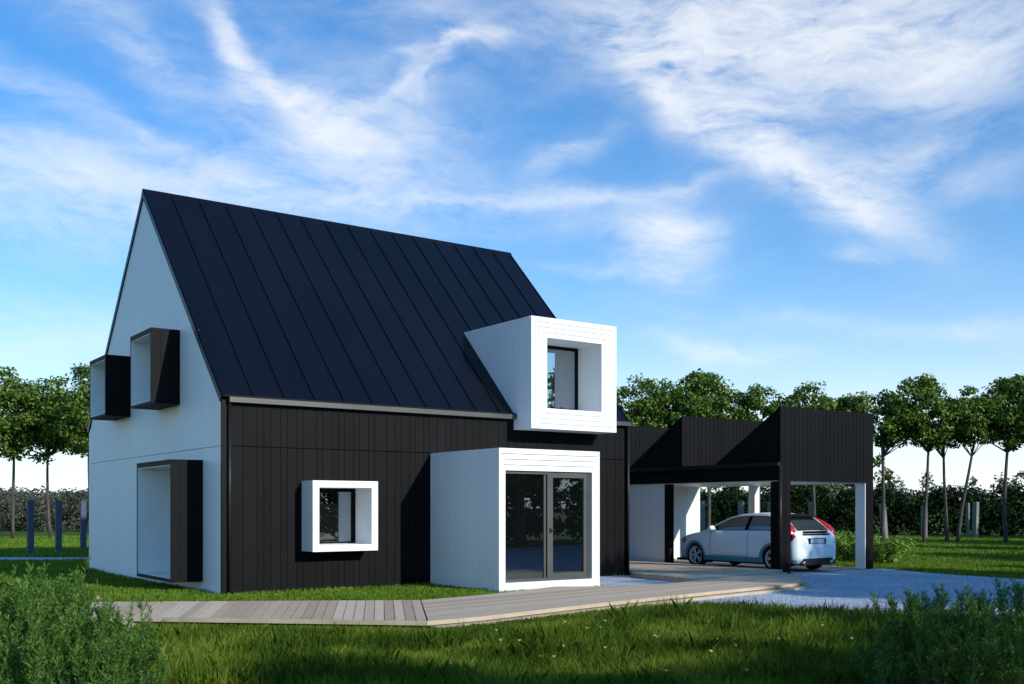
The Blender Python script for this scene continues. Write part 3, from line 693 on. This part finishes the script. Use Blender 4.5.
rowt = [ # px, depth, proto, scale, rot, label
    (631, 46, 0, 1.0, .3, 'tree standing closest to the house gable, part hidden by the white dormer'),
    (664, 46, 1, 1.04, 1.2, 'round-crowned tree above the low left end of the carport roof'),
    (708, 46.5, 2, 1.04, 2.2, 'tallest and widest tree rising above the middle of the carport'),
    (760, 46, 1, .99, 4.0, 'small round tree over the slope of the front carport peak'),
    (812, 46.5, 0, .97, 5.1, 'tree behind the highest corner of the carport, trunk seen over the car roof'),
    (862, 46, 3, .99, 2.9, 'leaning tree right behind the outer end of the carport'),
    (882, 46, 1, .97, .9, 'round tree just outside the outer corner of the carport'),
    (925, 46, 2, 1.0, 3.6, 'broad tree with straight trunk, first one clear of the carport'),
    (946, 47, 3, .99, 1.0, 'slim tree with a side branch between the broad tree and the leaning one'),
    (958, 46, 3, .99, 5.7, 'slim tree whose trunk leans to the right before the hedge'),
    (1006, 46, 2, 1.0, 5.0, 'broad dark tree at the right edge of the photo'),
    (1046, 46.5, 0, 1.0, 2.0, 'tree cut by the right edge of the photo'),
    (14, 52, 4, 1.0, .8, 'leftmost tree on the far lawn left of the house'),
    (50, 52, 4, .95, 1.9, 'tree on the far lawn between the leftmost one and the house'),
    (90, 51, 4, 1.02, 3.4, 'tree half hidden behind the white gable wall'),
]
used = set()
for px, d, k, s, rz, lab in rowt:
    o = protos[k] if k not in used else copy_tree(protos[k]); used.add(k)
    x, y = at_depth(px, d); o.location = (x, y, 0); v = .5+.5*math.sin(px*12.9); o.scale = (s*(.90+.2*v), s*(1.02-.14*v), s*.96); o.rotation_euler.z = rz
    tag(o, lab, 'tree', 'slim round-crowned trees on the lawn')
big = make_tree(9.5, 6.4, 8.0, 2.6, (.2, .1), 9, 150, 170, 'large_tree', .2)  # trees out of view, placed to shade ground and fill the glass reflection
offs = [(15.6, -21.5, .95, 0.1), (19.5, -22.5, 1.0, 1.3), (24.5, -20, .72, 2.2), (30, -19.5, .72, 3), (36, -17.5, .8, 4.4), (17.5, -28, 1.05, 5.2), (21, -29, 1.15, .6), (33, -27, 1.2, 3.3), (44, -15, 1.1, 2.1), (6.2, -25.5, .66, 1.1), (1.6, -24.5, .66, 2.6), (-3.2, -26, .62, 4.2), (10.4, -25.0, .74, 3.0), (-8, -27, .6, 1.9), (28, -9.5, .55, .5), (34.5, -6.5, .6, 2.5), (42, -4.5, .7, 1.5), (50, -2, .8, 4.5), (61, 1, .85, 1.5)]
for i, (x, y, s, rz) in enumerate(offs):
    o = big if i == 0 else copy_tree(big); o.location = (x, y, 0); o.scale = (s, s, s); o.rotation_euler.z = rz
    tag(o, 'large leafy tree out of view, placed for its shade on the ground and reflection in the glass', 'tree', 'trees out of view for shade and reflections')

# hedge on the right, pale shrubs, woods
def hedge_cloud(p0, p1, depth, h, nper, size, jag=.35, flat=1):
    L_ = math.dist(p0, p1); n = int(L_/.7); cs = []; rs = []
    for i in range(n):
        for k in range(nper):
            t = (i+rng.random())/n; hh = h*(1+jag*(math.sin(t*37)+math.sin(t*91+1))*.25)
            z = rng.random()**.8*hh; off = rng.uniform(-.5, .5)*depth
            x, y = lerp(p0, p1, t); nx, ny = -(p1[1]-p0[1])/L_, (p1[0]-p0[0])/L_
            cs.append((x+nx*off, y+ny*off, z)); rs.append(rng.uniform(.35, .7))
    return cs, rs
cs, rs = hedge_cloud(at_depth(640, 60), at_depth(1075, 58), 2.0, 2.5, 24, .2)
tag(quads_mesh('hedge', leaf_cloud(cs, rs, 40, .19, .9), 'hedge'), 'long dark green hedge closing the lawn behind the carport and trees', 'hedge')
cs, rs = hedge_cloud((9, -30), (56, -23), 2.0, 5.2, 22, .2)  # unseen hedge put in so the door glass reflects something dark
tag(quads_mesh('hedge', leaf_cloud(cs, rs, 30, .36, .9), 'hedge'), 'tall dark hedge across the drive, added out of view to darken the reflection in the glass door', 'hedge')
pal = [(735, 66, 1.0), (795, 64, 1.35), (838, 64, 1.5), (812, 65, 1.2), (900, 66, 1.05), (1000, 66, 1.1), (772, 66, .9), (690, 66, 1.0)]
pn = ['left of the white carport column', 'behind the car roof', 'seen through the right carport bay', 'above the car tail', 'just right of the carport', 'near the right edge of the photo', 'beside the front carport column', 'at the white carport wall']
cs = []; rs = []
for i in range(46):
    a = rng.normal(size=3)*np.array([.9, .9, .7]); cs.append((a[0], a[1], 2.0+a[2])); rs.append(rng.uniform(.3, .55))
for i in range(14): cs.append((rng.normal()*.5, rng.normal()*.5, rng.uniform(.1, 1.4))); rs.append(.5)
pb = quads_mesh('pale_shrub', leaf_cloud(cs, rs, 60, .2, .9), 'palehedge')
for i, ((px, d, s), w) in enumerate(zip(pal, pn)):
    o = pb if i == 0 else pb.copy()
    if i: C.objects.link(o)
    x, y = at_depth(px, d); o.location = (x, y, 0); o.scale = (s, s, s); o.rotation_euler.z = i*1.3
    tag(o, 'pale olive shrub rising behind the hedge, '+w, 'shrub', 'pale shrubs behind the hedge')
cs, rs = hedge_cloud(at_depth(-60, 72), at_depth(210, 70), 5, 2.5, 26, .2)
wd = leaf_cloud(cs, rs, 34, .2, .9)
cs, rs = hedge_cloud(at_depth(-200, 120), at_depth(1300, 120), 6, 3.3, 8, .4)
rs = [r*1.5 for r in rs]
wd2 = leaf_cloud(cs, rs, 18, .55, .9)
tag(quads_mesh('far_woodland', np.concatenate([wd, wd2]), 'wood'), 'low brownish band of far shrubs and woodland along the horizon', 'woodland', kind='stuff')
# low hills
mb = MB(); V = []; F = []; n = 60
for i in range(n+1):
    px = -500+2100*i/n
    for j, (d, hh) in enumerate(((380, 0), (420, 3.5), (470, 5.5), (560, 0))):
        x, y = at_depth(px, d); V.append((x, y, hh*(1+.35*math.sin(i*.9)+.25*math.sin(i*2.3+1))-.5))
for i in range(n):
    for j in range(3): a = i*4+j; F.append((a, a+4, a+5, a+1))
mb.add(V, F); M['hill'] = noise_mat('hill_wood', (.045, .06, .05), (.08, .10, .075), .06, .95, .8, .5)
o = mb.build('hills', 'hill', smooth=True); recalc(o); tag(o, kind='structure')

# low light shrubs by the carport
cs = []; rs = []
for i in range(26):
    a = rng.normal(size=3)*np.array([.32, .32, .18]); cs.append((a[0], a[1], abs(.45+a[2]))); rs.append(rng.uniform(.12, .24))
low = empty('low_shrub'); V = leaf_cloud(cs, rs, 75, .10, 1.0); quads_mesh('foliage', V, 'shrub', low)
mb = MB()
for c in cs[::2]: mb.tube([(0, 0, 0), (c[0]*.5, c[1]*.5, c[2]*.5), tuple(c)], [.014, .01, .005], 5, cap=False)
mb.build('stem', 'stem', low)
for i, (px, d, s, lab) in enumerate(((884, 29.5, 1.0, 'bright green low shrub outside the outermost carport column'), (848, 30.5, 1.1, 'bright green low shrub between the car and the outer column'), (836, 32.0, 1.1, 'smallest bright green shrub, close behind the car tail'))):
    o = low if i == 0 else copy_tree(low); x, y = at_depth(px, d); o.location = (x, y, 0); o.scale = (s, s, s); o.rotation_euler.z = i*2
    tag(o, lab, 'shrub', 'low bright shrubs by the carport')

# posts left of the house and stakes at right
def post(px, d, h, w, name, mat, lean=0):
    mb = MB(); x, y = at_depth(px, d); e = w*.08
    w2 = w/2; mb.hexa([(-w2, -w2, 0), (w2, -w2, 0), (w2, w2, 0), (-w2, w2, 0)], [(-w2+lean, -w2, h-e), (w2+lean, -w2, h-e), (w2+lean, w2, h-e), (-w2+lean, w2, h-e)])
    w3 = w2-e; mb.hexa([(-w2+lean, -w2, h-e), (w2+lean, -w2, h-e), (w2+lean, w2, h-e), (-w2+lean, w2, h-e)], [(-w3+lean, -w3, h), (w3+lean, -w3, h), (w3+lean, w3, h), (-w3+lean, w3, h)])
    o = mb.build(name, mat); o.location = (x, y, 0); return o
for px, d, lab in ((30.5, 34.3, 'dark slate square post, farthest from the house'), (58.5, 36.6, 'dark slate square post, middle one of the row of three'), (83.2, 38.8, 'dark slate square post, closest to the white gable wall')):
    tag(post(px, d, 1.86, .19, 'square_post', 'post'), lab, 'post', 'dark posts left of the house')
for px, d, h, ln, lab in ((702, 55, 1.95, 0, 'pale weathered stake at the edge of the white carport wall'), (741, 55, 1.95, 0, 'pale weathered stake above the car windscreen'), (770, 55, 1.9, .05, 'pale weathered stake left of the front carport column'), (812, 55, 1.9, -.05, 'pale weathered stake above the car tail'), (885, 52, 1.8, -.22, 'leaning pale stake just right of the carport'), (924, 55, 1.7, 0, 'pale stake behind the broad tree trunk'), (968, 55, 1.85, 0, 'thinner of two pale stakes at the leaning tree'), (975, 54, 1.9, .08, 'right one of two pale stakes near the leaning tree')):
    tag(post(px, d, h, .24 if px != 968 else .13, 'fence_stake', 'stake', ln), lab, 'stake', 'pale stakes along the hedge')

# ---------------------------------------------------------------- grass
def inpoly(x, y, poly):
    ins = np.zeros(len(x), bool); n = len(poly); j = n-1
    for i in range(n):
        xi, yi = poly[i]; xj, yj = poly[j]
        if yi != yj: ins ^= ((yi > y) != (yj > y)) & (x < (xj-xi)*(y-yi)/(yj-yi)+xi)
        j = i
    return ins
deckpoly = [D0, A0, A1]+back[::-1][1:]+front[::-1]+[B0, E0]
GRs = [(x, y) for x, y in GR]
def dist_poly(x, y, poly):
    d = np.full(len(x), 1e9); n = len(poly)
    for i in range(n):
        ax, ay = poly[i]; bx, by = poly[(i+1) % n]; dx, dy = bx-ax, by-ay; L2 = dx*dx+dy*dy
        if L2 < 1e-9: continue
        t = np.clip(((x-ax)*dx+(y-ay)*dy)/L2, 0, 1); d = np.minimum(d, np.hypot(x-ax-t*dx, y-ay-t*dy))
    return d
def vnoise(x, y, s, seed):
    r = np.random.default_rng(seed); g = r.random((64, 64)); u = x*s; v = y*s
    i = np.floor(u).astype(int); j = np.floor(v).astype(int); fu = u-i; fv = v-j; fu = fu*fu*(3-2*fu); fv = fv*fv*(3-2*fv)
    def G(a, b): return g[a % 64, b % 64]
    return (G(i, j)*(1-fu)+G(i+1, j)*fu)*(1-fv)+(G(i, j+1)*(1-fu)+G(i+1, j+1)*fu)*fv
def grass(name, n, r0, r1, hfun, wfun, mat, keep, label, power=1.0):
    az = rng.uniform(-R(31), R(31), n); u = rng.random(n)
    rr = r0*(r1/r0)**u if power == 1 else (r0**.5+(r1**.5-r0**.5)*u)**2
    x = CX+rr*np.sin(YAW+az); y = CY+rr*np.cos(YAW+az)
    k = keep(x, y, rr); x, y, rr = x[k], y[k], rr[k]; n = len(x)
    h = hfun(x, y, rr)*rng.uniform(.55, 1.25, n); w = wfun(rr)*rng.uniform(.7, 1.3, n)
    a = rng.uniform(0, 2*math.pi, n); lean = rng.uniform(.05, .65, n)*h; la = rng.uniform(0, 2*math.pi, n)
    base = np.stack([x, y, np.zeros(n)], 1); wx = np.stack([np.cos(a), np.sin(a), np.zeros(n)], 1)*w[:, None]*.5
    ld = np.stack([np.cos(la), np.sin(la), np.zeros(n)], 1)
    mid = base+ld*(lean*.3)[:, None]+np.array([0, 0, 1])*(h*.6)[:, None]; tip = base+ld*lean[:, None]+np.array([0, 0, 1])*(h*np.sqrt(np.clip(1-(lean/h)**2*.5, .2, 1)))[:, None]
    V = np.stack([base-wx, base+wx, mid+wx*.75, tip, mid-wx*.75], 1)
    o = quads_mesh(name, V, mat, per=5); tag(o, label, 'grass', kind='stuff'); return o
hx = lambda x, y: (x > -.06) & (x < L+.05) & (y > -.03) & (y < W+.05)
ent = lambda x, y: (x > EX0-.02) & (x < EX1+.03) & (y > EY-.02) & (y < .1)
# the edge of the meadow frays irregularly
def is_front(x, y): return (y < -6.0+.0*x) | ((x < .4) & (y < -4.1-.93*(x+2.4)-.0)) | (x < -2.6) & (y < -1.3-.58*(x+7.2))
def base_ok(x, y):
    jx = x+(vnoise(x, y, 3, 1)-.5)*.25; jy = y+(vnoise(x, y, 3, 2)-.5)*.25
    return ~inpoly(x, y, deckpoly) & ~inpoly(x, y, PATH) & ~inpoly(jx, jy, GRs) & ~hx(x, y) & ~ent(x, y)
def mh(x, y, r):
    h = .05+.22*vnoise(x, y, .9, 5)*vnoise(x, y, .4, 7)*1.6+.09*vnoise(x, y, 3, 6)
    return np.minimum(h, .05+.085*dist_poly(x, y, deckpoly))
grass('meadow_grass', 330000, 7.0, 21, mh, lambda r: .0055+.0005*r, 'grass', lambda x, y, r: base_ok(x, y) & is_front(x, y), 'rough green meadow grass in front of the timber deck')
tl = lambda x, y, r: .14+.26*vnoise(x, y, 1.3, 21)**1.5
grass('tall_meadow_grass', 110000, 7.0, 18, tl, lambda r: .0035+.0004*r, 'grass', lambda x, y, r: base_ok(x, y) & is_front(x, y) & (vnoise(x, y, 2.2, 22)*vnoise(x, y, .7, 23)+rng.random(len(x))*.15 > .25) & (dist_poly(x, y, deckpoly) > 1.1) & (dist_poly(x, y, GRs) > .5), 'taller wispy tufts in the rough meadow grass')
lh = lambda x, y, r: .055+.035*vnoise(x, y, 1.5, 8)
grass('lawn_grass', 260000, 15, 34, lh, lambda r: .006+.0006*r, 'lawn', lambda x, y, r: base_ok(x, y) & ~is_front(x, y), 'short bright lawn grass between the deck and the house')
grass('far_lawn_grass', 200000, 27, 62, lambda x, y, r: .06+.05*vnoise(x, y, .8, 9), lambda r: .0009*r, 'lawn', lambda x, y, r: base_ok(x, y) & ~is_front(x, y) & ~((x > 9.8) & (x < 13.2) & (y < 8) & (y > -3)), 'lawn behind and beside the house reaching to the hedge', power=2)

# ---------------------------------------------------------------- tall weeds in the foreground corners
def make_weed(H, seed, nst=11, spread=.30, pink=False):
    r = np.random.default_rng(seed); root = empty('leafy_weed'); st = MB(); P = []; T = []; S = []
    tips = []
    for i in range(nst):
        a = r.uniform(0, 2*math.pi); q = r.uniform(.1, 1)*spread; h = H*r.uniform(.55, 1.0)**.7
        b = np.array([math.cos(a)*q*.35, math.sin(a)*q*.35, 0]); tp = np.array([math.cos(a)*q*1.2, math.sin(a)*q*1.2, h])
        bend = r.normal(size=3)*np.array([.05, .05, 0])
        def pt(t): return b+(tp-b)*t+bend*math.sin(math.pi*t)
        st.tube([tuple(pt(t)) for t in (0, .35, .7, 1)], [.006, .005, .0035, .0015], 5, cap=False); tips.append(pt(1))
        for k in range(int(210*h)):
            t = r.uniform(.10, 1)**.85; p = pt(min(t, 1)); aa = r.uniform(0, 2*math.pi)
            P.append(p); T.append([math.cos(aa), math.sin(aa), r.uniform(.7, 2.6)]); S.append(r.uniform(.04, .10)*(1.15-.6*t))
        for k in range(11):
            t = r.uniform(.25, .92); p = pt(t); aa = r.uniform(0, 2*math.pi); ln = r.uniform(.09, .22)*(1.25-t)
            e = p+np.array([math.cos(aa)*.42, math.sin(aa)*.42, .95])*ln*1.5
            st.tube([tuple(p), tuple((p+e)/2+np.array([0, 0, -.01])), tuple(e)], [.0025, .002, .001], 4, cap=False)
            for m in range(28):
                q2 = p+(e-p)*r.uniform(.15, 1.02); a3 = r.uniform(0, 2*math.pi); P.append(q2); T.append([math.cos(a3)+math.cos(aa)*.5, math.sin(a3)+math.sin(aa)*.5, r.uniform(.6, 2.4)]); S.append(r.uniform(.025, .062))
    st.build('stem', 'stem', root, True)
    P = np.array(P); T = np.array(T); T /= np.linalg.norm(T, axis=1)[:, None]; S = np.array(S)[:, None]
    B = np.cross(T, rng.normal(size=T.shape)); B /= np.linalg.norm(B, axis=1)[:, None]
    V = np.stack([P, P+T*S*.45+B*S*.07, P+T*S-np.array([0, 0, .15])*S, P+T*S*.45-B*S*.07], 1)
    quads_mesh('foliage', V, 'weed', root)
    if pink:
        cs = [tuple(t+r.normal(size=3)*.02) for t in tips[::3] for _ in range(3)]; V = leaf_cloud(cs, [.028]*len(cs), 22, .014, .8); quads_mesh('blossom', V, 'petal_p', root)
    return root
wp = [make_weed(1.0, 51), make_weed(1.0, 52, 14, .36), make_weed(1.0, 53, 12, .33, True)]
left = [(-12, 7.6, 1, 1.16), (18, 7.9, 0, 1.10), (40, 8.6, 1, 1.17), (60, 7.7, 1, .98), (78, 8.3, 0, 1.05), (100, 8.0, 2, .96), (113, 7.5, 1, .78), (128, 8.5, 2, .86), (30, 7.0, 1, .96), (88, 7.1, 1, .80), (5, 8.8, 0, 1.23), (-25, 8.4, 0, 1.2), (60, 9.2, 0, 1.15), (138, 7.8, 1, .62)]
right = [(905, 8.6, 0, .88), (925, 8.2, 1, .92), (948, 8.0, 1, .84), (970, 8.7, 0, .90), (992, 8.1, 1, .86), (1012, 8.5, 0, 1.0), (1035, 8.0, 1, .95), (895, 7.8, 1, .58), (960, 7.4, 1, .74), (1005, 7.3, 1, .78), (1050, 8.6, 0, 1.0), (930, 9.1, 0, .90), (880, 8.4, 0, .50)]
ptx = ['with drooping tips', 'with crowded upright stems', 'with pale pinkish blossom tips']
first = set()
for grp, lst in (('left', left), ('right', right)):
    srt = sorted(lst); n = len(srt)
    for px, d, k, h in lst:
        h *= 1.12 if grp == 'right' else 1.0
        o = wp[k] if k not in first else copy_tree(wp[k]); first.add(k)
        x, y = at_depth(px, d); o.location = (x, y, 0); o.scale = (max(.85, h*.95),)*2+(h,); o.rotation_euler.z = rng.uniform(0, 6)
        lab = 'tall fine-leaved green weed '+ptx[k]+(' in the left foreground corner' if grp == 'left' else ' in the right foreground corner')
        tag(o, lab, 'weed', f'tall weeds {ptx[k]} in the {grp} corner')
# wild flowers
def make_flower(mat, petals, sz, h):
    root = empty('wild_flower'); mb = MB(); mb.tube([(0, 0, 0), (.01, .005, h*.5), (.0, .01, h)], .0025, 5); mb.build('stem', 'stem', root)
    mb = MB()
    for k in range(petals):
        a = 2*math.pi*k/petals; c, s = math.cos(a), math.sin(a); p = lambda r, w, z: (c*r-s*w, .01+s*r+c*w, h+z)
        mb.add([p(.003, 0, 0), p(sz*.6, sz*.28, .012), p(sz, 0, .010), p(sz*.6, -sz*.28, .012)], [(0, 1, 2, 3)])
    mb.tube([(0, .01, h-.006), (0, .01, h+.010)], [.004, sz*.35], 8); mb.build('bloom', mat, root)
    return root
fl = [make_flower('petal_w', 6, .020, .24), make_flower('petal_y', 7, .022, .23), make_flower('petal_r', 5, .026, .20)]
spots = [(497, 640, 0), (551, 638, 0), (556, 643, 1), (558, 648, 0), (583, 626, 0), (590, 629, 1), (598, 619, 0), (600, 630, 0), (646, 637, 1), (652, 640, 0), (554, 659, 0), (597, 647, 0), (522, 642, 1), (497, 631, 0), (708, 637, 1), (730, 637, 0), (738, 644, 0), (764, 664, 0), (823, 627, 1), (746, 672, 0), (880, 660, 0), (884, 668, 1), (923, 668, 0), (660, 672, 1), (702, 650, 1), (518, 641, 2), (597, 643, 2), (810, 648, 2), (682, 634, 2), (540, 652, 2), (455, 660, 0), (410, 668, 1), (560, 622, 1), (772, 640, 1), (850, 640, 0)]
fu = set(); nm = ['cream', 'yellow', 'red']
for px, py, k in spots:
    o = fl[k] if k not in fu else copy_tree(fl[k]); fu.add(k)
    d = (CZ-.22)*FOC/(py-HZ); x, y = at_depth(px, d); o.location = (x, y, 0); o.rotation_euler = (.5+rng.uniform(-.2, .2), rng.uniform(-.2, .2), rng.uniform(-.8, .2)); o.scale = (.95, .95, 1.1)
    tag(o, f'tiny {nm[k]} wild flower standing in the rough foreground grass', 'flower', f'{nm[k]} wild flowers in the grass')

# ---------------------------------------------------------------- light and sky
sd = np.array([.28, -1, .42]); sd = sd/np.linalg.norm(sd)
el = math.asin(sd[2]); azs = math.atan2(sd[0], sd[1])
sun = bpy.data.lights.new('sun', 'SUN'); sun.energy = 3.5; sun.angle = R(.6); sun.color = (1, .95, .87)
so = bpy.data.objects.new('sun', sun); C.objects.link(so); so.location = (5, -30, 30)
from mathutils import Vector
so.rotation_euler = Vector(tuple(-sd)).to_track_quat('-Z', 'Y').to_euler()
w = bpy.data.worlds.new('World'); scene.world = w; w.use_nodes = True; n = w.node_tree.nodes; l = w.node_tree.links; n.clear()
out = n.new('ShaderNodeOutputWorld'); bg = n.new('ShaderNodeBackground'); l.new(bg.outputs[0], out.inputs[0])
sky = n.new('ShaderNodeTexSky'); sky.sky_type = 'NISHITA'; sky.sun_disc = False; sky.sun_elevation = el; sky.sun_rotation = azs; sky.air_density = 1.0; sky.dust_density = .6; sky.ozone_density = 1.3; sky.altitude = 100
STR = .13; bg.inputs[1].default_value = STR
def mth(op, a, b=None, c=None, clamp=False):
    x = n.new('ShaderNodeMath'); x.operation = op; x.use_clamp = clamp
    for i, v in enumerate((a, b, c)):
        if v is None: continue
        if isinstance(v, (int, float)): x.inputs[i].default_value = v
        else: l.new(v, x.inputs[i])
    return x.outputs[0]
tc = n.new('ShaderNodeTexCoord'); sp = n.new('ShaderNodeSeparateXYZ'); l.new(tc.outputs['Generated'], sp.inputs[0])
X, Y, Z = sp.outputs
fw = mth('ADD', mth('MULTIPLY', X, SY), mth('MULTIPLY', Y, CYW)); rt = mth('SUBTRACT', mth('MULTIPLY', X, CYW), mth('MULTIPLY', Y, SY))
az = mth('ARCTAN2', rt, fw); elv = mth('DIVIDE', Z, mth('MAXIMUM', mth('SQRT', mth('ADD', mth('MULTIPLY', X, X), mth('MULTIPLY', Y, Y))), .05))
cb = n.new('ShaderNodeCombineXYZ'); l.new(az, cb.inputs[0]); l.new(elv, cb.inputs[1])
def nzt(vec, scale, detail=6, rough=.55, sc=(1, 1, 1), rot=0, loc=(0, 0, 0), dist=0):
    mp = n.new('ShaderNodeMapping'); mp.vector_type = 'TEXTURE' if False else 'POINT'
    mp.inputs['Scale'].default_value = sc; mp.inputs['Rotation'].default_value = (0, 0, rot); mp.inputs['Location'].default_value = loc; l.new(vec, mp.inputs[0])
    z = n.new('ShaderNodeTexNoise'); z.inputs['Scale'].default_value = scale; z.inputs['Detail'].default_value = detail; z.inputs['Roughness'].default_value = rough; z.inputs['Distortion'].default_value = dist
    l.new(mp.outputs[0], z.inputs['Vector']); return z
wz = nzt(cb.outputs[0], 5, 5, .55)
wv = n.new('ShaderNodeVectorMath'); wv.operation = 'SUBTRACT'; l.new(wz.outputs['Color'], wv.inputs[0]); wv.inputs[1].default_value = (.5, .5, .5)
ws = n.new('ShaderNodeVectorMath'); ws.operation = 'SCALE'; l.new(wv.outputs[0], ws.inputs[0]); ws.inputs['Scale'].default_value = .10
wa = n.new('ShaderNodeVectorMath'); wa.operation = 'ADD'; l.new(cb.outputs[0], wa.inputs[0]); l.new(ws.outputs[0], wa.inputs[1])
s2 = n.new('ShaderNodeSeparateXYZ'); l.new(wa.outputs[0], s2.inputs[0]); U, Vv = s2.outputs[0], s2.outputs[1]
def P2(px, py):
    a = math.atan((px-512)/FOC); return a, (HZ-py)/FOC*math.cos(a)
def blob(px, py, rx, ry, rot, amp):   # radii in photo pixels, rot clockwise on the picture
    a, e = P2(px, py); c, s_ = math.cos(-R(rot)), math.sin(-R(rot)); fr = FOC*1.0
    du = mth('SUBTRACT', U, a); dv = mth('SUBTRACT', Vv, e)
    p = mth('ADD', mth('MULTIPLY', du, c*fr/rx), mth('MULTIPLY', dv, s_*fr/rx)); q = mth('ADD', mth('MULTIPLY', du, -s_*fr/ry), mth('MULTIPLY', dv, c*fr/ry))
    r2 = mth('ADD', mth('MULTIPLY', p, p), mth('MULTIPLY', q, q))
    return mth('MULTIPLY', mth('POWER', 2.718, mth('MULTIPLY', r2, -1)), amp)
blobs = [(820, 0, 200, 50, 2, 1.0), (760, 45, 170, 50, 12, .85), (640, 60, 70, 14, 62, .8), (690, 70, 80, 36, 45, .6), (690, 120, 100, 14, 42, .8), (745, 130, 120, 34, 38, .7), (800, 178, 110, 20, 30, .9), (880, 165, 60, 26, -15, .7), (850, 205, 60, 22, 20, .6),
         (940, 40, 110, 40, -8, .7), (1000, 70, 60, 30, 10, .4), (662, 238, 42, 34, 50, 1.0), (680, 225, 40, 12, 10, .35), (855, 258, 26, 8, 5, .45), (725, 352, 60, 9, 12, .55), (570, 150, 45, 14, -30, .45), (960, 140, 60, 14, -12, .3),
         (285, 92, 85, 13, 46, 1.0), (232, 35, 45, 13, 80, .9), (330, 112, 60, 9, 30, .6), (400, 84, 70, 9, -34, .9), (450, 52, 55, 7, -12, .9), (415, 95, 40, 22, -60, .5), (380, 130, 110, 45, 5, .50), (330, 140, 70, 30, 30, .5), (130, 45, 130, 26, 35, .40), (40, 85, 80, 14, 28, .35), (170, 150, 120, 10, 30, .30),
         (100, 215, 190, 45, -2, .55), (300, 195, 260, 38, 2, .45), (520, 196, 200, 9, -3, .55), (60, 170, 110, 20, 8, .3), (430, 20, 60, 30, 10, .35), (980, 180, 80, 20, 5, .25), (900, 330, 150, 10, 5, .25), (620, 275, 80, 9, 5, .3), (990, 325, 90, 10, 0, .3), (60, 340, 150, 30, 0, .3)]
acc = None
for b in blobs:
    v = blob(*b); acc = v if acc is None else mth('ADD', acc, v)
st1 = nzt(wa.outputs[0], 9, 8, .62, (1, 2.6, 1), R(30), dist=.35); st2 = nzt(wa.outputs[0], 26, 8, .65, (1, 3.2, 1), R(24), dist=.3); st3 = nzt(cb.outputs[0], 3.2, 6, .6, (1, 2, 1), R(12))
tex = mth('ADD', mth('MULTIPLY', st1.outputs['Fac'], .70), mth('MULTIPLY', st2.outputs['Fac'], .30))
mr = n.new('ShaderNodeMapRange'); mr.inputs[1].default_value = .34; mr.inputs[2].default_value = .72; mr.clamp = True; l.new(tex, mr.inputs[0])
veil = n.new('ShaderNodeMapRange'); veil.inputs[1].default_value = .48; veil.inputs[2].default_value = .80; veil.inputs[4].default_value = .35; veil.clamp = True; l.new(st3.outputs['Fac'], veil.inputs[0])
cl = mth('MULTIPLY', mth('ADD', acc, veil.outputs[0]), mth('ADD', mth('MULTIPLY', mr.outputs[0], .92), .05), clamp=True)
cl = mth('MULTIPLY', mth('SUBTRACT', 1, mth('POWER', 2.718, mth('MULTIPLY', cl, -1.7))), .98, clamp=True)
# tinted sky
ep = mth('MAXIMUM', elv, 0); e8 = mth('MULTIPLY', ep, 7.5)
hz_ = mth('ADD', mth('MULTIPLY', mth('POWER', 2.718, mth('MULTIPLY', mth('MULTIPLY', e8, e8), -1)), .62), mth('MULTIPLY', mth('POWER', 2.718, mth('MULTIPLY', ep, -4.6)), .38))
tint = n.new('ShaderNodeMix'); tint.data_type = 'RGBA'; tint.blend_type = 'MULTIPLY'; tint.inputs[0].default_value = 1; l.new(sky.outputs[0], tint.inputs[6]); tint.inputs[7].default_value = (.15, .74, 1.24, 1)
mxh = n.new('ShaderNodeMix'); mxh.data_type = 'RGBA'; l.new(mth('MULTIPLY', hz_, .98), mxh.inputs[0]); l.new(tint.outputs[2], mxh.inputs[6]); mxh.inputs[7].default_value = (6.6, 7.25, 7.3, 1)
mxc = n.new('ShaderNodeMix'); mxc.data_type = 'RGBA'; l.new(cl, mxc.inputs[0]); l.new(mxh.outputs[2], mxc.inputs[6]); mxc.inputs[7].default_value = (6.1, 6.25, 6.4, 1)
l.new(mxc.outputs[2], bg.inputs[0])

vs_ = scene.view_settings; vs_.view_transform = 'Standard'; vs_.look = 'None'; vs_.gamma = 1; vs_.exposure = .34; vs_.use_curve_mapping = False
scene.render.engine = 'CYCLES'; scene.render.resolution_x = 1024; scene.render.resolution_y = 684
scene.cycles.max_bounces = 6
